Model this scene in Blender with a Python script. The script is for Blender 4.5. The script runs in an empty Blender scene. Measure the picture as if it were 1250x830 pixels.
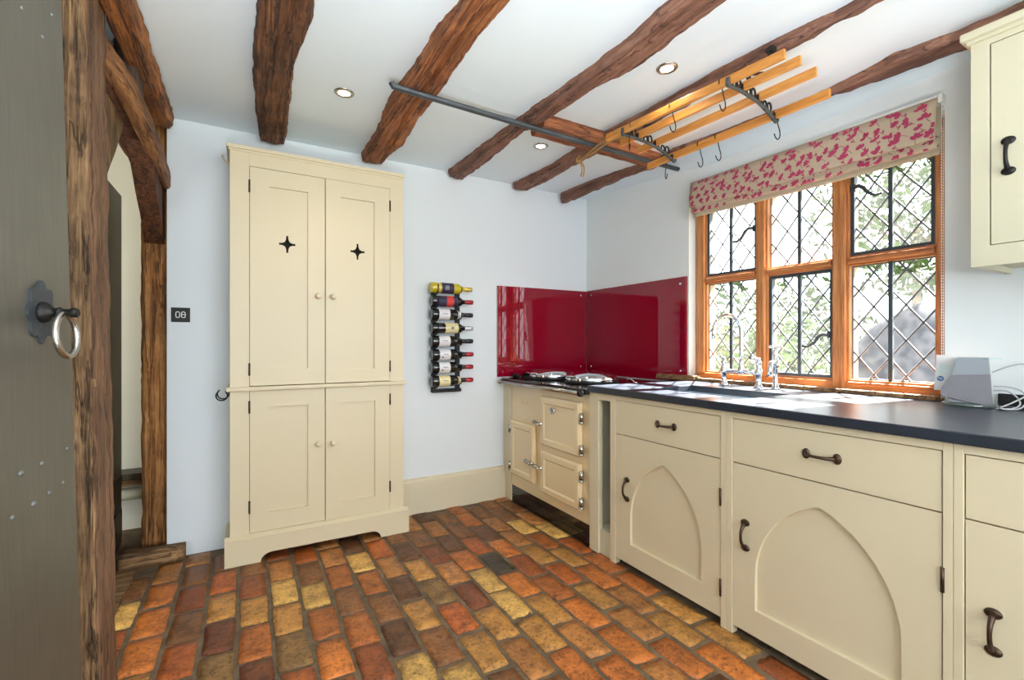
import bpy, bmesh, math, random
from mathutils import Vector, Matrix, noise
from mathutils.geometry import tessellate_polygon

random.seed(7)
SC = bpy.context.scene
COL = SC.collection
PI = math.pi

# ------------------------------------------------------------------ camera
cam_d = bpy.data.cameras.new('camera')
cam = bpy.data.objects.new('camera', cam_d)
COL.objects.link(cam)
cam.location = (0, 0, 1.16)
cam.rotation_euler = (PI / 2, 0, math.radians(-29.7))
cam_d.sensor_width = 36
cam_d.lens = 569.0 / 1250 * 36
cam_d.shift_y = 3.6 / 1250
cam_d.clip_start = 0.02
SC.camera = cam

# ------------------------------------------------------------------ world, sun, big lights, exposure
SC.view_settings.view_transform = 'Standard'
SC.view_settings.look = 'None'
SC.view_settings.gamma = 1
SC.view_settings.use_curve_mapping = False
SC.view_settings.exposure = 0.06
try:
    SC.cycles.use_denoising = True
    SC.cycles.max_bounces = 10
    SC.cycles.diffuse_bounces = 5
    SC.cycles.transparent_max_bounces = 16
    SC.cycles.sample_clamp_indirect = 6
    SC.cycles.caustics_reflective = False
    SC.cycles.caustics_refractive = False
except Exception:
    pass

w = bpy.data.worlds.new('world')
SC.world = w
w.use_nodes = True
bg = w.node_tree.nodes['Background']
bg.inputs[0].default_value = (0.86, 0.93, 1.0, 1)
bg.inputs[1].default_value = 5.0


def lamp(name, kind, loc, energy, color=(1, 1, 1), **kw):
    d = bpy.data.lights.new(name, kind)
    d.energy = energy
    d.color = color
    o = bpy.data.objects.new(name, d)
    COL.objects.link(o)
    o.location = loc
    tgt = kw.pop('target', None)
    for k, v in kw.items():
        setattr(d, k, v)
    if tgt is not None:
        o.rotation_euler = (Vector(tgt) - Vector(loc)).to_track_quat('-Z', 'Y').to_euler()
    return o


sun = lamp('sun', 'SUN', (6, 1, 6), 180.0, (1, 0.95, 0.86), angle=math.radians(1.2))
sun.rotation_euler = Vector((-0.66, 0.09, -0.74)).to_track_quat('-Z', 'Y').to_euler()
# fill lamp added behind the camera, standing in for an unseen window's daylight
lamp('fill_rear', 'AREA', (0.95, -2.12, 1.45), 62, (0.95, 0.98, 1.0), shape='RECTANGLE', size=2.4, size_y=1.5,
     target=(1.1, 3, 1.7))
# fill lamp added to brighten the window wall, in an added left-wall opening
lamp('fill_left', 'AREA', (-0.66, -1.15, 1.45), 4, (0.95, 0.98, 1.0), shape='RECTANGLE', size=1.4, size_y=1.1,
     target=(2.5, 0.4, 1.6))
# fill lamp added behind the camera, aimed up to brighten the ceiling
lamp('fill_bounce', 'AREA', (0.05, -0.35, 0.6), 70, (0.95, 0.98, 1.0), shape='DISK', size=0.8, spread=math.radians(138), target=(0.05, -0.2, 2.4))


# ------------------------------------------------------------------ helpers: meshes
class MB:
    def __init__(s):
        s.v = []
        s.f = []
        s.sm = []

    def add(s, verts, faces, smooth=False, M=None):
        o = len(s.v)
        for p in verts:
            p = Vector(p)
            s.v.append(M @ p if M is not None else p)
        for f in faces:
            s.f.append([i + o for i in f])
            s.sm.append(smooth)
        return s

    def box(s, a, b, bev=0.0, M=None):
        x0, y0, z0 = [min(a[i], b[i]) for i in range(3)]
        x1, y1, z1 = [max(a[i], b[i]) for i in range(3)]
        if bev <= 0:
            v = [(x0, y0, z0), (x1, y0, z0), (x1, y1, z0), (x0, y1, z0), (x0, y0, z1), (x1, y0, z1), (x1, y1, z1), (x0, y1, z1)]
            f = [(0, 3, 2, 1), (4, 5, 6, 7), (0, 1, 5, 4), (1, 2, 6, 5), (2, 3, 7, 6), (3, 0, 4, 7)]
            return s.add(v, f, False, M)
        bm = bmesh.new()
        bmesh.ops.create_cube(bm, size=1)
        for q in bm.verts:
            q.co = Vector(((q.co.x + .5) * (x1 - x0) + x0, (q.co.y + .5) * (y1 - y0) + y0, (q.co.z + .5) * (z1 - z0) + z0))
        bev = min(bev, 0.45 * min(x1 - x0, y1 - y0, z1 - z0))
        bmesh.ops.bevel(bm, geom=bm.edges[:], offset=bev, segments=2, profile=0.6, affect='EDGES')
        return s.addbm(bm, False, M)

    def addbm(s, bm, smooth=False, M=None):
        bm.verts.index_update()
        vs = [q.co.copy() for q in bm.verts]
        fs = [[q.index for q in f.verts] for f in bm.faces]
        bm.free()
        return s.add(vs, fs, smooth, M)

    def tube(s, path, r, n=10, closed=False, smooth=True, cap=True, M=None, flat=None):
        """round (or flattened: flat=(a,b) half sizes) section swept along a path; r may be a list"""
        P = [Vector(p) for p in path]
        m = len(P)
        rs = r if isinstance(r, (list, tuple)) else [r] * m
        T = []
        for i in range(m):
            a = P[(i - 1) % m] if (closed or i > 0) else P[i]
            b = P[(i + 1) % m] if (closed or i < m - 1) else P[i]
            T.append((b - a).normalized())
        ref = Vector((0, 0, 1)) if abs(T[0].z) < 0.9 else Vector((1, 0, 0))
        N = (ref - T[0] * ref.dot(T[0])).normalized()
        vs = []
        for i in range(m):
            if i:
                q = T[i - 1].rotation_difference(T[i])
                N = q @ N
                N = (N - T[i] * N.dot(T[i])).normalized()
            B = T[i].cross(N)
            for k in range(n):
                a = 2 * PI * k / n
                if flat:
                    vs.append(P[i] + N * math.cos(a) * flat[0] + B * math.sin(a) * flat[1])
                else:
                    vs.append(P[i] + (N * math.cos(a) + B * math.sin(a)) * rs[i])
        fs = []
        for i in range(m if closed else m - 1):
            j = (i + 1) % m
            for k in range(n):
                l = (k + 1) % n
                fs.append((i * n + k, i * n + l, j * n + l, j * n + k))
        s.add(vs, fs, smooth, M)
        if cap and not closed:
            s.add(vs[:n], [list(range(n))[::-1]], False, M)
            s.add(vs[-n:], [list(range(n))], False, M)
        return s

    def cyl(s, a, b, r, n=16, r2=None, smooth=True, M=None):
        return s.tube([a, b], [r, r if r2 is None else r2], n, smooth=smooth, M=M)

    def lathe(s, prof, c=(0, 0, 0), axis='z', n=24, smooth=True, M=None):
        """prof: list of (radius, height)"""
        vs = []
        for (r, h) in prof:
            for k in range(n):
                a = 2 * PI * k / n
                x, y = r * math.cos(a), r * math.sin(a)
                p = {'z': (x, y, h), 'x': (h, x, y), 'y': (y, h, x), '-x': (-h, y, x), '-y': (x, -h, y)}[axis]
                vs.append(Vector(c) + Vector(p))
        fs = []
        for i in range(len(prof) - 1):
            for k in range(n):
                l = (k + 1) % n
                fs.append((i * n + k, i * n + l, (i + 1) * n + l, (i + 1) * n + k))
        s.add(vs, fs, smooth, M)
        s.add(vs[:n], [list(range(n))[::-1]], False, M)
        s.add(vs[-n:], [list(range(n))], False, M)
        return s

    def prism(s, outer, holes, to3, d0, d1, back=True):
        """polygon with holes in 2D; to3(u,v,d) -> point; front at d0, back at d1"""
        loops = [outer] + list(holes)
        flat = [p for l in loops for p in l]
        tri = tessellate_polygon([[Vector((p[0], p[1], 0)) for p in l] for l in loops])
        s.add([to3(p[0], p[1], d0) for p in flat], [tuple(t) for t in tri])
        if back:
            s.add([to3(p[0], p[1], d1) for p in flat], [tuple(reversed(t)) for t in tri])
        for l in loops:
            n = len(l)
            vs = [to3(p[0], p[1], d0) for p in l] + [to3(p[0], p[1], d1) for p in l]
            s.add(vs, [(i, (i + 1) % n, n + (i + 1) % n, n + i) for i in range(n)])
        return s


ORG = {}


def finish(me, fix=True):
    if fix:
        bm = bmesh.new()
        bm.from_mesh(me)
        bmesh.ops.remove_doubles(bm, verts=bm.verts, dist=1e-5)
        bmesh.ops.recalc_face_normals(bm, faces=bm.faces)
        bm.to_mesh(me)
        bm.free()
    return me


def obj(name, mb, mat, parent=None, loc=None, fix=True):
    """ONE mesh object; vertices are given in world coordinates"""
    if parent is not None:
        o0 = ORG.get(parent.name, Vector((0, 0, 0)))
    else:
        o0 = Vector(loc) if loc is not None else Vector((0, 0, 0))
    me = bpy.data.meshes.new(name)
    me.from_pydata([p - o0 for p in mb.v], [], mb.f)
    me.polygons.foreach_set('use_smooth', mb.sm)
    finish(me, fix)
    me.materials.append(mat)
    o = bpy.data.objects.new(name, me)
    COL.objects.link(o)
    if parent is not None:
        o.parent = parent
    else:
        o.location = o0
    ORG[o.name] = o0
    return o


def tag(o, label=None, cat=None, group=None, kind=None):
    if label: o['label'] = label
    if cat: o['category'] = cat
    if group: o['group'] = group
    if kind: o['kind'] = kind
    return o


def thing(name, label, cat, loc=(0, 0, 0), group=None, kind=None):
    o = bpy.data.objects.new(name, None)
    o.empty_display_size = 0.05
    COL.objects.link(o)
    o.location = loc
    ORG[o.name] = Vector(loc)
    return tag(o, label, cat, group, kind)


def struct(name, mb, mat, label=None, cat=None, fix=True):
    o = obj(name, mb, mat, fix=fix)
    return tag(o, label, cat, None, 'structure')


def dup(root, loc=None, rot=None, parent=None):
    """copy of a thing (or part) with its parts and sub-parts"""
    c = root.copy()
    COL.objects.link(c)
    if parent is not None: c.parent = parent
    if loc is not None: c.location = loc
    if rot is not None: c.rotation_euler = rot
    for ch in list(root.children):
        dup(ch, parent=c)
    ORG[c.name] = ORG.get(root.name, Vector((0, 0, 0)))
    return c


def arc(c, r, a0, a1, n, ax=0, ay=2, rb=None):
    out = []
    for i in range(n + 1):
        a = math.radians(a0 + (a1 - a0) * i / n)
        p = [c[0], c[1], c[2]]
        p[ax] += r * math.cos(a)
        p[ay] += (rb or r) * math.sin(a)
        out.append(tuple(p))
    return out


# ------------------------------------------------------------------ helpers: materials
def srgb(r, g, b):
    def f(c):
        c /= 255.0
        return c / 12.92 if c <= 0.04045 else ((c + 0.055) / 1.055) ** 2.4
    return (f(r), f(g), f(b), 1)


def newmat(name):
    m = bpy.data.materials.new(name)
    m.use_nodes = True
    nt = m.node_tree
    return m, nt, nt.nodes['Principled BSDF']


def setp(p, **kw):
    for k, v in kw.items():
        k2 = k.replace('_', ' ')
        if k2 in p.inputs:
            p.inputs[k2].default_value = v


def plain(name, col, rough=0.5, metal=0.0, bump=0.0, bscale=60, var=0.0, vscale=6, coat=0.0, spec=0.5):
    m, nt, p = newmat(name)
    setp(p, Base_Color=col, Roughness=rough, Metallic=metal, Coat_Weight=coat, Specular_IOR_Level=spec)
    if bump or var:
        tc = nt.nodes.new('ShaderNodeTexCoord')
    if var:
        n = nt.nodes.new('ShaderNodeTexNoise')
        n.inputs['Scale'].default_value = vscale
        n.inputs['Detail'].default_value = 5
        nt.links.new(tc.outputs['Object'], n.inputs['Vector'])
        r = nt.nodes.new('ShaderNodeValToRGB')
        r.color_ramp.elements[0].position = 0.3
        r.color_ramp.elements[1].position = 0.7
        r.color_ramp.elements[0].color = tuple(c * (1 - var) for c in col[:3]) + (1,)
        r.color_ramp.elements[1].color = tuple(min(1, c * (1 + var)) for c in col[:3]) + (1,)
        nt.links.new(n.outputs['Fac'], r.inputs['Fac'])
        nt.links.new(r.outputs['Color'], p.inputs['Base Color'])
    if bump:
        n2 = nt.nodes.new('ShaderNodeTexNoise')
        n2.inputs['Scale'].default_value = bscale
        n2.inputs['Detail'].default_value = 6
        nt.links.new(tc.outputs['Object'], n2.inputs['Vector'])
        b = nt.nodes.new('ShaderNodeBump')
        b.inputs['Strength'].default_value = bump
        b.inputs['Distance'].default_value = 0.01
        nt.links.new(n2.outputs['Fac'], b.inputs['Height'])
        nt.links.new(b.outputs['Normal'], p.inputs['Normal'])
    return m


def wood(name, dark, mid, light, axis='y', rough=0.7, bump=0.5, scale=1.0, patch=0.5, crack=0.8):
    """oak: grain, tone bands and drying cracks stretched along AXIS"""
    m, nt, p = newmat(name)
    L = nt.links.new
    N = nt.nodes.new
    tc = N('ShaderNodeTexCoord')

    def stretched(cross, along, detail, dist=0.3, rough_=0.6):
        mp = N('ShaderNodeMapping')
        st = [cross * scale] * 3
        st['xyz'.index(axis)] = along * scale
        mp.inputs['Scale'].default_value = st
        L(tc.outputs['Object'], mp.inputs['Vector'])
        g = N('ShaderNodeTexNoise')
        g.inputs['Scale'].default_value = 1.0
        g.inputs['Detail'].default_value = detail
        g.inputs['Roughness'].default_value = rough_
        g.inputs['Distortion'].default_value = dist
        L(mp.outputs['Vector'], g.inputs['Vector'])
        return g

    def math_(op, a, b):
        q = N('ShaderNodeMath')
        q.operation = op
        for i, v in enumerate((a, b)):
            if isinstance(v, (int, float)): q.inputs[i].default_value = v
            else: L(v, q.inputs[i])
        return q.outputs[0]

    def mult(a, b, f):
        q = N('ShaderNodeMix')
        q.data_type = 'RGBA'
        q.blend_type = 'MULTIPLY'
        q.inputs[0].default_value = f
        L(a, q.inputs[6])
        L(b, q.inputs[7])
        return q.outputs[2]

    fine = stretched(130, 5, 6)
    band = stretched(34, 1.6, 7, 0.5)
    tone = math_('ADD', math_('MULTIPLY', fine.outputs['Fac'], 0.45), math_('MULTIPLY', band.outputs['Fac'], 0.55))
    r = N('ShaderNodeValToRGB')
    e = r.color_ramp.elements
    e[0].position, e[0].color = 0.38, dark
    e[1].position, e[1].color = 0.64, light
    k = e.new(0.5)
    k.color = mid
    L(tone, r.inputs['Fac'])
    big = N('ShaderNodeTexNoise')
    big.inputs['Scale'].default_value = 5.5
    big.inputs['Detail'].default_value = 5
    L(tc.outputs['Object'], big.inputs['Vector'])
    r2 = N('ShaderNodeValToRGB')
    r2.color_ramp.elements[0].position = 0.38
    r2.color_ramp.elements[0].color = (0.25, 0.22, 0.2, 1)
    r2.color_ramp.elements[1].position = 0.6
    L(big.outputs['Fac'], r2.inputs['Fac'])
    col = mult(r.outputs['Color'], r2.outputs['Color'], patch)
    ck = stretched(16, 0.7, 4, 0.25, 0.5)
    line = math_('ABSOLUTE', math_('SUBTRACT', ck.outputs['Fac'], 0.5), 0.0)
    r3 = N('ShaderNodeValToRGB')
    r3.color_ramp.elements[0].position = 0.003
    r3.color_ramp.elements[0].color = (0.12, 0.09, 0.07, 1)
    r3.color_ramp.elements[1].position = 0.014
    L(line, r3.inputs['Fac'])
    col = mult(col, r3.outputs['Color'], crack)
    L(col, p.inputs['Base Color'])
    hgt = math_('ADD', tone, math_('MULTIPLY', r3.outputs['Color'], 0.35 * crack))
    b = N('ShaderNodeBump')
    b.inputs['Strength'].default_value = bump
    b.inputs['Distance'].default_value = 0.014
    L(hgt, b.inputs['Height'])
    L(b.outputs['Normal'], p.inputs['Normal'])
    p.inputs['Roughness'].default_value = rough
    return m


M = {}
M['wall'] = plain('wall_paint', srgb(224, 230, 233), 0.85, bump=0.12, bscale=9)
M['wall_side'] = plain('wall_side_paint', srgb(232, 237, 236), 0.85, bump=0.12, bscale=9)
M['ceiling'] = plain('ceiling_paint', srgb(230, 241, 247), 0.9, bump=0.25, bscale=7)
M['plaster_cream'] = plain('cream_plaster', srgb(226, 220, 200), 0.85, bump=0.15, bscale=12)
M['cream'] = plain('cream_paint', srgb(216, 203, 171), 0.42, bump=0.03, bscale=90)
M['cream_skirt'] = plain('cream_skirting_paint', srgb(216, 205, 176), 0.5, bump=0.06, bscale=30)
M['cream_pale'] = plain('pale_cream_paint', srgb(204, 199, 172), 0.42, bump=0.03, bscale=90)
M['enamel'] = plain('cream_enamel', srgb(232, 209, 165), 0.14, coat=0.6)
M['enamel_black'] = plain('black_enamel', srgb(18, 18, 20), 0.18, coat=0.5)
M['black'] = plain('matt_black', srgb(14, 13, 12), 0.6)
M['shaded_inside'] = plain('shaded_interior', srgb(38, 34, 26), 0.9)  # dark tone puts the shade of cupboard interiors into the colour
M['iron'] = plain('wrought_iron', srgb(70, 75, 79), 0.5, metal=0.35, bump=0.3, bscale=40, var=0.3)
M['iron_dark'] = plain('black_iron', srgb(30, 29, 28), 0.5, metal=0.5, bump=0.2, bscale=60)
M['bronze'] = plain('aged_bronze', srgb(74, 58, 46), 0.38, metal=0.8, var=0.35, vscale=30)
M['chrome'] = plain('chrome', srgb(225, 228, 232), 0.08, metal=1.0)
M['nickel'] = plain('worn_nickel', srgb(190, 186, 178), 0.25, metal=1.0)
M['hazed_casement_iron'] = plain('hazed_casement_iron', srgb(62, 70, 78), 0.5, metal=0.2)  # iron lightened in colour to imitate haze and flare from the panes
M['rivet'] = plain('dull_rivet', srgb(120, 122, 120), 0.5, metal=0.5)
M['lead'] = plain('lead_came', srgb(100, 106, 113), 0.6)
M['slate'] = plain('black_slate', srgb(38, 44, 54), 0.30, bump=0.04, bscale=25, var=0.2, vscale=9)
M['white_plastic'] = plain('white_plastic', srgb(235, 235, 232), 0.35)
M['cable'] = plain('white_cable', srgb(168, 170, 172), 0.45)
M['rope'] = plain('jute_rope', srgb(176, 138, 84), 0.9, bump=0.4, bscale=150)
M['slat'] = wood('pine_slat', srgb(176, 112, 48), srgb(206, 140, 66), srgb(222, 160, 84), 'y', 0.4, 0.1, 1.2, 0.1, crack=0.12)
M['beam_dark'] = wood('beam_oak_dark', srgb(56, 34, 22), srgb(110, 70, 44), srgb(150, 100, 64), 'y', 0.75, 0.7)
M['beam_orange'] = wood('beam_oak_orange', srgb(86, 46, 22), srgb(156, 92, 50), srgb(192, 128, 76), 'y', 0.72, 0.7)
M['beam_red'] = wood('beam_oak_red', srgb(80, 50, 40), srgb(134, 92, 74), srgb(166, 122, 100), 'y', 0.75, 0.6, 1.0, 0.35)
M['cross_oak'] = wood('trimmer_oak', srgb(96, 48, 26), srgb(160, 96, 58), srgb(190, 124, 78), 'x', 0.75, 0.6, 1.0, 0.35)
M['plate_oak'] = wood('plate_oak', srgb(80, 42, 16), srgb(150, 90, 40), srgb(194, 126, 62), 'y', 0.75, 0.7)
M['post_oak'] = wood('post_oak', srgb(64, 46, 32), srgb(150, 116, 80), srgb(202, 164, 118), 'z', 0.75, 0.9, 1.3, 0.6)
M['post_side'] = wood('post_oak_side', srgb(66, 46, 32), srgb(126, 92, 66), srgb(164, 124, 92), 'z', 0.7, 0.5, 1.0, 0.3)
M['post_oak_far'] = wood('post_oak_far', srgb(100, 58, 24), srgb(176, 118, 62), srgb(218, 164, 98), 'z', 0.75, 0.8, 1.2, 0.5)
M['brace_oak'] = wood('brace_oak', srgb(92, 56, 28), srgb(150, 100, 58), srgb(186, 134, 84), 'y', 0.7, 0.5, 1.0, 0.3)
M['brace_dark'] = wood('brace_oak_dark', srgb(44, 24, 12), srgb(98, 56, 28), srgb(134, 82, 42), 'z', 0.7, 0.6, 1.0, 0.4)
M['stud_oak'] = wood('stud_oak', srgb(38, 32, 30), srgb(78, 62, 54), srgb(132, 94, 66), 'z', 0.7, 0.6)
M['sill_oak'] = wood('sill_oak', srgb(84, 58, 34), srgb(140, 104, 66), srgb(178, 140, 96), 'x', 0.75, 0.6)
M['window_oak_z'] = wood('window_oak_upright', srgb(150, 88, 44), srgb(196, 128, 74), srgb(220, 160, 104), 'z', 0.5, 0.25, 1.5, 0.15, crack=0.12)
M['window_oak_y'] = wood('window_oak_level', srgb(140, 80, 40), srgb(188, 118, 66), srgb(214, 150, 96), 'y', 0.5, 0.25, 1.5, 0.15, crack=0.12)
M['board_oak'] = wood('board_oak', srgb(92, 62, 40), srgb(140, 104, 72), srgb(170, 134, 98), 'y', 0.6, 0.3, 1.2, 0.3)
M['door_dark'] = wood('dark_oak_door', srgb(34, 26, 14), srgb(62, 48, 28), srgb(80, 64, 40), 'z', 0.4, 0.2, 1.0, 0.3, crack=0.12)
M['mortar'] = plain('floor_mortar', srgb(104, 86, 64), 0.85, bump=0.6, bscale=60, var=0.35, vscale=14)
M['glass_maroon'] = plain('maroon_glass', srgb(134, 4, 32), 0.02, spec=0.55)
M['tarp'] = plain('slate_blue_tarpaulin', srgb(24, 29, 40), 0.7, bump=0.3, bscale=4, spec=0.08)
M['grass'] = plain('lawn', srgb(62, 74, 42), 0.9, var=0.4, vscale=3, spec=0.08)
M['leaf_a'] = plain('leaf_green', srgb(54, 70, 36), 0.7, var=0.45, vscale=2.5, spec=0.08)
M['leaf_b'] = plain('leaf_yellow_green', srgb(80, 86, 42), 0.7, var=0.4, vscale=2.5, spec=0.08)
M['bark'] = plain('bark', srgb(104, 92, 80), 0.9, bump=0.5, bscale=15)
M['wine_dark'] = plain('dark_bottle_glass', srgb(14, 18, 16), 0.06, coat=0.5)
M['wine_gold'] = plain('golden_bottle_glass', srgb(196, 178, 40), 0.08, coat=0.5)
M['paper'] = plain('white_label_paper', srgb(226, 224, 226), 0.6)
M['paper_cream'] = plain('cream_label_paper', srgb(226, 212, 160), 0.6)
M['print_red'] = plain('red_label_print', srgb(206, 60, 56), 0.6)
M['print_dark'] = plain('dark_label_print', srgb(44, 40, 66), 0.6)
M['foil_red'] = plain('red_capsule_foil', srgb(168, 40, 52), 0.3, metal=0.3)
M['foil_black'] = plain('black_capsule_foil', srgb(36, 38, 42), 0.3, metal=0.3)
M['foil_gold'] = plain('gold_capsule_foil', srgb(212, 186, 90), 0.3, metal=0.4)
M['foil_silver'] = plain('silver_capsule_foil', srgb(206, 206, 210), 0.3, metal=0.5)
M['device_grey'] = plain('grey_plastic', srgb(140, 146, 152), 0.35)
M['hp_blue'] = plain('blue_print', srgb(24, 110, 170), 0.4)
M['fabric_print'] = plain('raspberry_print', srgb(170, 56, 92), 0.9)


def m_glass(name, tint, dust_haze, gloss=0.05):
    m, nt, p = newmat(name)
    nt.nodes.remove(p)
    out = nt.nodes['Material Output']
    t = nt.nodes.new('ShaderNodeBsdfTransparent')
    t.inputs[0].default_value = tint
    g = nt.nodes.new('ShaderNodeBsdfGlossy')
    g.inputs['Roughness'].default_value = 0.03
    d = nt.nodes.new('ShaderNodeBsdfTranslucent')
    d.inputs[0].default_value = (0.9, 0.92, 0.95, 1)
    a = nt.nodes.new('ShaderNodeMixShader')
    b = nt.nodes.new('ShaderNodeMixShader')
    a.inputs[0].default_value = gloss
    nt.links.new(t.outputs[0], a.inputs[1])
    nt.links.new(g.outputs[0], a.inputs[2])
    tc = nt.nodes.new('ShaderNodeTexCoord')
    n = nt.nodes.new('ShaderNodeTexNoise')
    n.inputs['Scale'].default_value = 22
    n.inputs['Detail'].default_value = 6
    r = nt.nodes.new('ShaderNodeMapRange')
    r.inputs['From Min'].default_value = 0.35
    r.inputs['From Max'].default_value = 0.75
    r.inputs['To Min'].default_value = dust_haze * 0.5
    r.inputs['To Max'].default_value = dust_haze * 1.6
    nt.links.new(tc.outputs['Object'], n.inputs['Vector'])
    nt.links.new(n.outputs['Fac'], r.inputs['Value'])
    nt.links.new(r.outputs[0], b.inputs[0])
    nt.links.new(a.outputs[0], b.inputs[1])
    nt.links.new(d.outputs[0], b.inputs[2])
    nt.links.new(b.outputs[0], out.inputs[0])
    return m


M['pane'] = m_glass('window_pane_glass', (0.96, 0.98, 0.98, 1), 0.010, 0.035)  # dust film, thickened to lay haze over the garden view
M['clear'] = m_glass('clear_acrylic', (0.86, 0.95, 0.93, 1), 0.03, 0.12)


def m_emit(name, col, s):
    m, nt, p = newmat(name)
    setp(p, Base_Color=col, Roughness=0.4, Emission_Color=col, Emission_Strength=s)
    return m


M['lamp_glow'] = m_emit('lamp_glow', (1, 0.86, 0.66, 1), 14)


def m_steel_door():
    m, nt, p = newmat('brushed_steel_door')
    L = nt.links.new
    tc = nt.nodes.new('ShaderNodeTexCoord')
    mp = nt.nodes.new('ShaderNodeMapping')
    mp.inputs['Scale'].default_value = (30, 30, 1.2)
    L(tc.outputs['Object'], mp.inputs['Vector'])
    n = nt.nodes.new('ShaderNodeTexNoise')
    n.inputs['Scale'].default_value = 6
    n.inputs['Detail'].default_value = 6
    L(mp.outputs[0], n.inputs['Vector'])
    n2 = nt.nodes.new('ShaderNodeTexNoise')
    n2.inputs['Scale'].default_value = 5
    n2.inputs['Detail'].default_value = 8
    L(tc.outputs['Object'], n2.inputs['Vector'])
    mx = nt.nodes.new('ShaderNodeMix')
    mx.data_type = 'RGBA'
    mx.inputs[6].default_value = srgb(104, 102, 92)
    mx.inputs[7].default_value = srgb(140, 137, 125)
    ad = nt.nodes.new('ShaderNodeMath')
    ad.operation = 'MULTIPLY_ADD'
    ad.inputs[1].default_value = 0.5
    L(n.outputs['Fac'], ad.inputs[0])
    hf = nt.nodes.new('ShaderNodeMath')
    hf.operation = 'MULTIPLY'
    hf.inputs[1].default_value = 0.6
    L(n2.outputs['Fac'], hf.inputs[0])
    L(hf.outputs[0], ad.inputs[2])
    L(ad.outputs[0], mx.inputs[0])
    L(mx.outputs[2], p.inputs['Base Color'])
    setp(p, Metallic=0.7, Roughness=0.38)
    b = nt.nodes.new('ShaderNodeBump')
    b.inputs['Strength'].default_value = 0.15
    b.inputs['Distance'].default_value = 0.005
    L(n2.outputs['Fac'], b.inputs['Height'])
    L(b.outputs['Normal'], p.inputs['Normal'])
    return m


M['steel'] = m_steel_door()


def m_brick():
    """fired clay: each brick's own colour is its object colour"""
    m, nt, p = newmat('fired_clay_brick')
    L = nt.links.new
    oi = nt.nodes.new('ShaderNodeObjectInfo')
    tc = nt.nodes.new('ShaderNodeTexCoord')
    of = nt.nodes.new('ShaderNodeVectorMath')
    of.operation = 'ADD'
    sc = nt.nodes.new('ShaderNodeVectorMath')
    sc.operation = 'SCALE'
    sc.inputs[0].default_value = (31, 17, 11)
    L(oi.outputs['Random'], sc.inputs['Scale'])
    L(tc.outputs['Object'], of.inputs[0])
    L(sc.outputs[0], of.inputs[1])
    n = nt.nodes.new('ShaderNodeTexNoise')
    n.inputs['Scale'].default_value = 16
    n.inputs['Detail'].default_value = 9
    n.inputs['Roughness'].default_value = 0.7
    L(of.outputs[0], n.inputs['Vector'])
    r = nt.nodes.new('ShaderNodeValToRGB')
    e = r.color_ramp.elements
    e[0].position, e[0].color = 0.30, (0.24, 0.19, 0.16, 1)
    e[1].position, e[1].color = 0.70, (1.25, 1.22, 1.08, 1)
    q = e.new(0.5)
    q.color = (0.86, 0.84, 0.82, 1)
    L(n.outputs['Fac'], r.inputs['Fac'])
    mx = nt.nodes.new('ShaderNodeMix')
    mx.data_type = 'RGBA'
    mx.blend_type = 'MULTIPLY'
    mx.inputs[0].default_value = 0.85
    L(oi.outputs['Color'], mx.inputs[6])
    L(r.outputs['Color'], mx.inputs[7])
    L(mx.outputs[2], p.inputs['Base Color'])
    sp = nt.nodes.new('ShaderNodeTexNoise')
    sp.inputs['Scale'].default_value = 75
    sp.inputs['Detail'].default_value = 7
    sp.inputs['Distortion'].default_value = 0.8
    L(of.outputs[0], sp.inputs['Vector'])
    rs = nt.nodes.new('ShaderNodeValToRGB')
    rs.color_ramp.elements[0].position, rs.color_ramp.elements[0].color = 0.36, (0.35, 0.3, 0.26, 1)
    rs.color_ramp.elements[1].position, rs.color_ramp.elements[1].color = 0.60, (1.2, 1.14, 1.0, 1)
    q2 = rs.color_ramp.elements.new(0.45)
    q2.color = (0.95, 0.94, 0.92, 1)
    L(sp.outputs['Fac'], rs.inputs['Fac'])
    m2 = nt.nodes.new('ShaderNodeMix')
    m2.data_type = 'RGBA'
    m2.blend_type = 'MULTIPLY'
    m2.inputs[0].default_value = 0.8
    L(mx.outputs[2], m2.inputs[6])
    L(rs.outputs['Color'], m2.inputs[7])
    L(m2.outputs[2], p.inputs['Base Color'])
    n3 = nt.nodes.new('ShaderNodeTexNoise')
    n3.inputs['Scale'].default_value = 42
    n3.inputs['Detail'].default_value = 8
    L(of.outputs[0], n3.inputs['Vector'])
    b = nt.nodes.new('ShaderNodeBump')
    b.inputs['Strength'].default_value = 0.55
    b.inputs['Distance'].default_value = 0.006
    L(n3.outputs['Fac'], b.inputs['Height'])
    L(b.outputs['Normal'], p.inputs['Normal'])
    rr = nt.nodes.new('ShaderNodeMapRange')
    rr.inputs['To Min'].default_value = 0.62
    rr.inputs['To Max'].default_value = 0.36
    L(n.outputs['Fac'], rr.inputs['Value'])
    L(rr.outputs[0], p.inputs['Roughness'])
    return m


M['brick'] = m_brick()


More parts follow.
